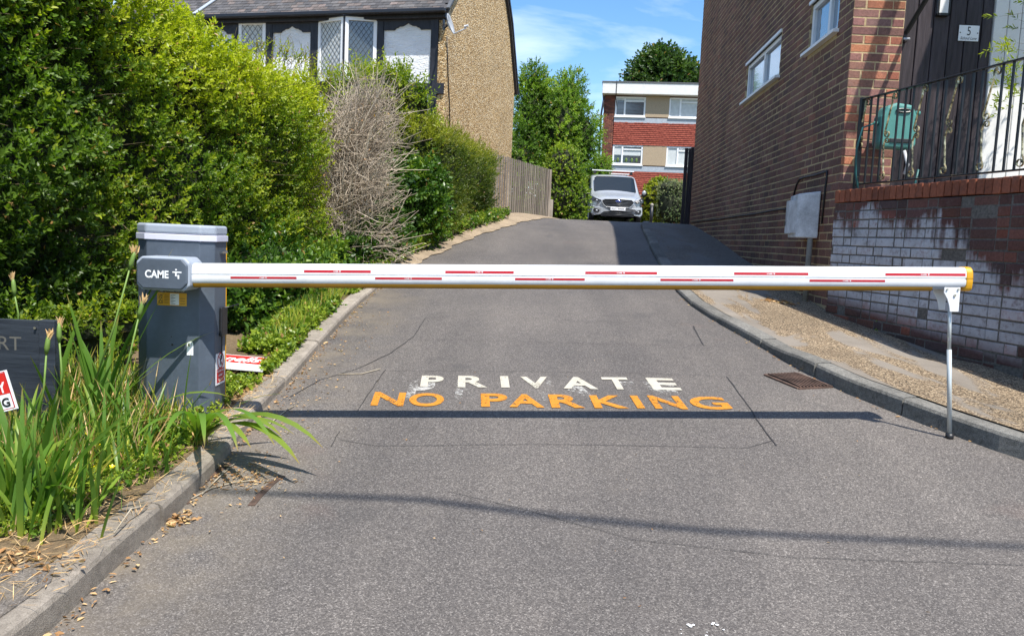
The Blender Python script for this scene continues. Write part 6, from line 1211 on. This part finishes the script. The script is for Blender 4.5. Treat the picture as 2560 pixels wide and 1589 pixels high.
# litter
def litter(name, label, n, xy, zf, ls, sd=.4):
    X, Y = xy(n); P = np.c_[X, Y, zf(X, Y)+RNG.uniform(.002, .012, n)]; D = nrm(RNG.normal(0, 1, (n, 3))*np.array([[1, 1, .15]])); Nn = nrm(RNG.normal(0, sd, (n, 3))+np.array([[0, 0, 1.]])); L_ = ls*RNG.uniform(.4, 1.4, n)
    return tag(leaf_mesh(name, P, D, Nn, L_, L_*RNG.uniform(.2, .55, n), np.c_[RNG.uniform(.1, .95, n), RNG.uniform(.3, 1, n), np.zeros(n)], L_DRY, None, .30, -.06), label, None, None, 'stuff')
def along(n, y0, y1, off, sd): Y = RNG.uniform(y0, y1, n); return lx(Y)+off+np.abs(RNG.normal(0, sd, n)), Y
litter('fallen_leaves', 'dry brown leaves gathered in the gutter along the left kerb', 520, lambda n: along(n, 2.35, 9.2, .005, .03), gz, .024)
litter('fallen_leaves', 'scattered dry leaves and fragments on the left edge of the asphalt', 330, lambda n: along(n, 3.0, 7.0, .03, .16), gz, .018)
def blob(px, py, sx, sy_, zf=gz):
    c = ongnd(px, py, zf); return lambda n: (c[0]+RNG.normal(0, sx, n), c[1]+RNG.normal(0, sy_, n))
litter('fallen_leaves', 'small heap of orange leaves under the kerb in the foreground', 60, blob(440, 1300, .035, .02), gz, .032); litter('fallen_leaves', 'orange brown leaves heaped behind the lower left kerb', 120, blob(45, 1415, .10, .05, vz), vz, .032)
litter('dry_debris', 'dead straw and leaf debris gathered over the left gully', 260, blob(610, 1200, .11, .07), gz, .018, .8); litter('dry_debris', 'brown litter at the foot of the cabinet', 500, lambda n: (RNG.uniform(-1.62, -1.47, n), RNG.uniform(3.9, 4.9, n)), vz, .022)
litter('gutter_leaves', 'few dry leaves beneath the right kerb', 60, lambda n: ((lambda Y: (rx(Y)-np.abs(RNG.normal(0, .03, n)), Y))(RNG.uniform(3.9, 8.3, n))), gz, .022)
litter('stray_leaves', 'tiny stray leaves dotted over the open asphalt', 45, lambda n: (RNG.uniform(-1.2, 1.9, n), RNG.uniform(2.4, 5.5, n)), gz, .013)
litter('straw', 'dry orange straw on the footpath by the wall', 40, blob(1950, 757, .10, .05, pz_), pz_, .06)
st = [ongnd(x*1.051, y*1.051)+np.array([0, 0, .008]) for x, y in ((455, 1190), (500, 1165), (560, 1150), (610, 1145))]
m = MB(); m.tube(st, .0035, 5); m.tube([ongnd(x*1.051, y*1.051)+np.array([0, 0, .01]) for x, y in ((480, 1180), (520, 1140), (560, 1105))], .003, 5); m.tube([ongnd(x*1.051, y*1.051)+np.array([0, 0, .01]) for x, y in ((640, 1012), (680, 980), (700, 968))], .003, 5); m.tube([ongnd(x*1.051, y*1.051)+np.array([0, 0, .01]) for x, y in ((805, 893), (860, 892), (905, 880))], .0035, 5)
tag(m.build('dry_stalks', DEADB, None, True), 'dry stalks dropped on the asphalt by the left kerb', 'stalks', None, 'stuff')
m = MB(); sk = [vz(-1.42, 3.0)]; a = ongnd(368, 1276, vz); b = ongnd(285, 1345, vz); m.tube([a+np.array([0, 0, .02]), (a+b)/2+np.array([0, 0, .06]), b+np.array([0, 0, .02])], .003, 5); m.build('dry_stalk', DEADB, None, True)
tag(bpy.data.objects['dry_stalk'], 'single dry stalk arched across the near kerb', 'stalk')
# little wall-foot weed
wb = ongnd(2200, 826, pz_); o = sprigs(np.repeat([wb], 26, 0)+RNG.normal(0, .02, (26, 3)), nrm(RNG.normal(0, .6, (26, 3))+np.array([[-.2, -.2, .8]])), .05, 6, .022, tint=np.c_[np.full(26, .75), np.full(26, .8), np.zeros(26)]); tag(grow_leaves('weed', o, L_IVY), 'little green weed at the foot of the painted wall', 'weed')
# bamboo
T, pb = BAMBOO; n = 46; A0 = pb+np.array([0, 0, .33])+np.c_[RNG.uniform(-.12, .12, (n, 2)), np.zeros(n)]; A1 = A0+np.c_[RNG.normal(.05, .17, n), RNG.normal(0, .2, n), RNG.uniform(1.0, 2.3, n)]
md = (A0+A1)/2+np.c_[(A1-A0)[:, :2]*-.18, np.zeros(n)]; twig_mesh('canes', A0, A1, .005, .002, TW, T, md)
k = 900; i = RNG.integers(0, n, k); t = RNG.uniform(.35, 1, k)[:, None]; c = A0[i]*(1-t)+A1[i]*t; side = rnd_unit(k)*np.array([[1, 1, .5]]); L_ = RNG.uniform(.05, .25, k)[:, None]; e = c+side*L_; twig_mesh('side_shoots', c, e, .0018, .001, TW, T)
o = sprigs(e, nrm(side+np.array([[0, 0, .2]])), .10, 10, .048, tint=np.c_[RNG.uniform(.4, .95, k), RNG.uniform(.5, .95, k), np.zeros(k)], wr=.26, spread=.8); grow_leaves('foliage', o, L_PRIV, T)
b = pb+np.array([-.50, -.15, .92]); k = 60; e = b+RNG.normal(0, .10, (k, 3))*np.array([[1, .5, 1.3]]); o = sprigs(e, nrm(RNG.normal(0, .6, (k, 3))+np.array([[-.5, 0, .2]])), .08, 8, .045, tint=np.c_[RNG.uniform(.5, .95, k), RNG.uniform(.6, .95, k), np.zeros(k)], wr=.28); tag(grow_leaves('side_spray', o, L_PRIV, T), kind='stuff')
# far shrubs and trees: clumps of leaves on branching limbs
def tree(name, label, cat, base, blobs, n, ls, mat, trunk=.15, k=8, L=.25, tint=(.4, .6), core=True, group=None, wr=.5, tilt=.25, bark=True, shell=.55, core_f=.62):
    base = np.array(base, float); T = thing(name, label, cat, base, group); vols = np.array([np.prod(b[1]) for b in blobs])**(2/3.); cnt = (vols/vols.sum()*n).astype(int)
    Bs = []; As = []
    for (c, r), q in zip(blobs, cnt):
        c = np.array(c, float); r = np.array(r, float); u = rnd_unit(q); rr = (shell+(1.05-shell)*RNG.random(q)**.6)*(1+.22*lump(u*1.0+c, 2.6, 1)+.16*lump(u+c, 7, 2)); Bs.append(c+u*r*rr[:, None]); As.append(nrm(u+np.array([[0, 0, tilt]])+RNG.normal(0, .45, (q, 3))))
    B = np.concatenate(Bs); A = np.concatenate(As); m_ = B[:, 2] > base[2]+.05; B, A = B[m_], A[m_]; N_ = len(B); Tn = np.c_[np.clip(tint[0]+.45*lump(B, .9, 5)+RNG.normal(0, .1, N_), 0, 1), np.clip(tint[1]+.35*lump(B, 2.2, 6)+RNG.normal(0, .08, N_), 0, 1), np.zeros(N_)]
    grow_leaves('crown', sprigs(B, A, L, k, ls, tint=Tn, wr=wr), mat, T)
    if bark:
        top = np.mean([b[0] for b in blobs], axis=0); m = MB(); m.tube([base-np.array([0, 0, .3]), base*.6+top*.4+np.array([.05, 0, 0]), top], [trunk, trunk*.75, trunk*.4], 8); m.build('trunk', BARK, T, True); m = MB()
        for c, r in blobs:
            for _ in range(5): u = rnd_unit(1)[0]; m.tube([base*.5+top*.5, (np.array(c)+top)/2+u*.15, np.array(c)+u*np.array(r)*.8], [trunk*.35, trunk*.22, trunk*.08], 5)
        m.build('limbs', BARK, T, True)
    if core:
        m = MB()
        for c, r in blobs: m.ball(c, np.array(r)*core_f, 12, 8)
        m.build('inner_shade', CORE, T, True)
    return T
def Bb(px, py, Y, rx_, rz_, ry=None): c = atY(px, py, Y); s = Y/F_PX; return (c, (rx_*s, (ry or rx_)*s, rz_*s))
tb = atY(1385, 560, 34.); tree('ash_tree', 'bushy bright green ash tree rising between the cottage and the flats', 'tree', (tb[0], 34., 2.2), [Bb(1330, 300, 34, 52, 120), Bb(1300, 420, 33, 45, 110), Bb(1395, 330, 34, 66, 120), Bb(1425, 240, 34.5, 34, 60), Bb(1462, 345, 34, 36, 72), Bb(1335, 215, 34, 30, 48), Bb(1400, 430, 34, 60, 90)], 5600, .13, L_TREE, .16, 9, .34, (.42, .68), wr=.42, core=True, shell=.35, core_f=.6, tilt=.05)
tb = atY(1660, 300, 62.); tree('sycamore_tree', 'dark rounded tree showing above the flat roof', 'tree', (tb[0], 62., 2.5), [Bb(1655, 190, 62, 66, 52), Bb(1610, 205, 62, 40, 45), Bb(1705, 205, 62, 42, 44), Bb(1648, 160, 62, 38, 34), Bb(1660, 260, 62, 80, 60)], 3600, .30, L_DARK, .35, 8, .7, (.42, .6), wr=.55, shell=.4, core_f=.55)
tb = atY(1420, 560, 23.); tree('ivy_bush', 'upright ivy clad bush at the end of the board fence', 'shrub', (tb[0], 23., float(gz(tb[0], 23.))), [Bb(1408, 430, 23, 44, 62), Bb(1400, 495, 23, 50, 64), Bb(1432, 500, 23, 36, 60)], 2300, .055, L_IVY, .1, 9, .11, (.66, .85), wr=.75, shell=.82, core_f=.9, bark=False)
tb = atY(1470, 560, 26.); tree('ivy_hedge', 'low ivy hedge growing between the ivy bush and the van', 'shrub', (tb[0], 26., float(gz(tb[0], 26.))), [Bb(1448, 505, 32, 24, 56), Bb(1456, 470, 32.5, 20, 36), Bb(1440, 535, 32, 26, 34)], 1300, .06, L_IVY, .1, 8, .12, (.5, .65), wr=.7, shell=.75, core_f=.85, bark=False)
tb = atY(1487, 560, 33.); tree('buddleia_shrub', 'leafy shrub with yellowish shoots behind the van roof', 'shrub', (tb[0], 33., 2.2), [Bb(1490, 440, 33, 26, 34), Bb(1504, 415, 33, 18, 22), Bb(1478, 480, 33, 32, 60)], 700, .12, L_TREE, .05, 8, .3, (.55, .7), wr=.4, shell=.3, core_f=.5)
tb = atY(1640, 560, 32.); tree('golden_hedge', 'yellow green leafy hedge just right of the van', 'hedge', (tb[0], 31.5, float(gz(tb[0], 31.5))), [Bb(1634, 500, 31.5, 24, 46), Bb(1655, 480, 31.5, 24, 28), Bb(1628, 540, 31.5, 20, 34)], 1100, .085, L_YG, .1, 8, .13, (.5, .65), wr=.6, shell=.78, core_f=.88, bark=False)
tb = atY(1680, 560, 31.); tree('variegated_hedge', 'grey green clipped hedge between golden hedge and side gate', 'hedge', (tb[0], 31., float(gz(tb[0], 31.))), [Bb(1680, 508, 31, 36, 54), Bb(1715, 508, 31, 36, 56), Bb(1680, 470, 31, 34, 18)], 1700, .045, L_VAR, .1, 9, .10, (.5, .6), wr=.6, shell=.85, core_f=.92, bark=False)
tb = atY(1550, 560, 33.); tree('low_shrubbery', 'shaded low plants behind and beneath the van', 'shrub', (tb[0], 35.5, 2.2), [Bb(1380, 530, 37, 70, 32), Bb(1310, 520, 37, 50, 40), Bb(1450, 532, 36.5, 60, 32), Bb(1520, 540, 35.5, 50, 26), Bb(1580, 545, 35.5, 50, 24), Bb(1640, 545, 35.5, 60, 26)], 1700, .09, L_IVY, .1, 7, .14, (.4, .55), wr=.6, shell=.7, core_f=.85, bark=False)
# shoots standing above the privet
n = 60; px_ = RNG.uniform(640, 830, n); 
P = np.array([atY(x, np.interp(x, [640, 700, 760, 830], [120, 128, 150, 205])+RNG.uniform(-8, 22), 8.3) for x in px_]); A = nrm(RNG.normal(0, .35, (n, 3))+np.array([[.1, 0, 1]])); L_ = RNG.uniform(.08, .22, n)
T = thing('privet_shoots', 'loose feathery shoots sticking up from the far end of the privet', 'shoots', P.mean(0)); twig_mesh('stems', P-A*.15, P+A*L_[:, None], .003, .0015, TW, T); grow_leaves('foliage', sprigs(P-A*.05, A, L_, 12, .034, tint=np.c_[RNG.uniform(.6, 1, n), RNG.uniform(.6, .9, n), np.zeros(n)], wr=.4, spread=1.0, dry=.12), L_PRIV, T)
# windowsill plants
m = MB()
bpy.context.view_layer.update()
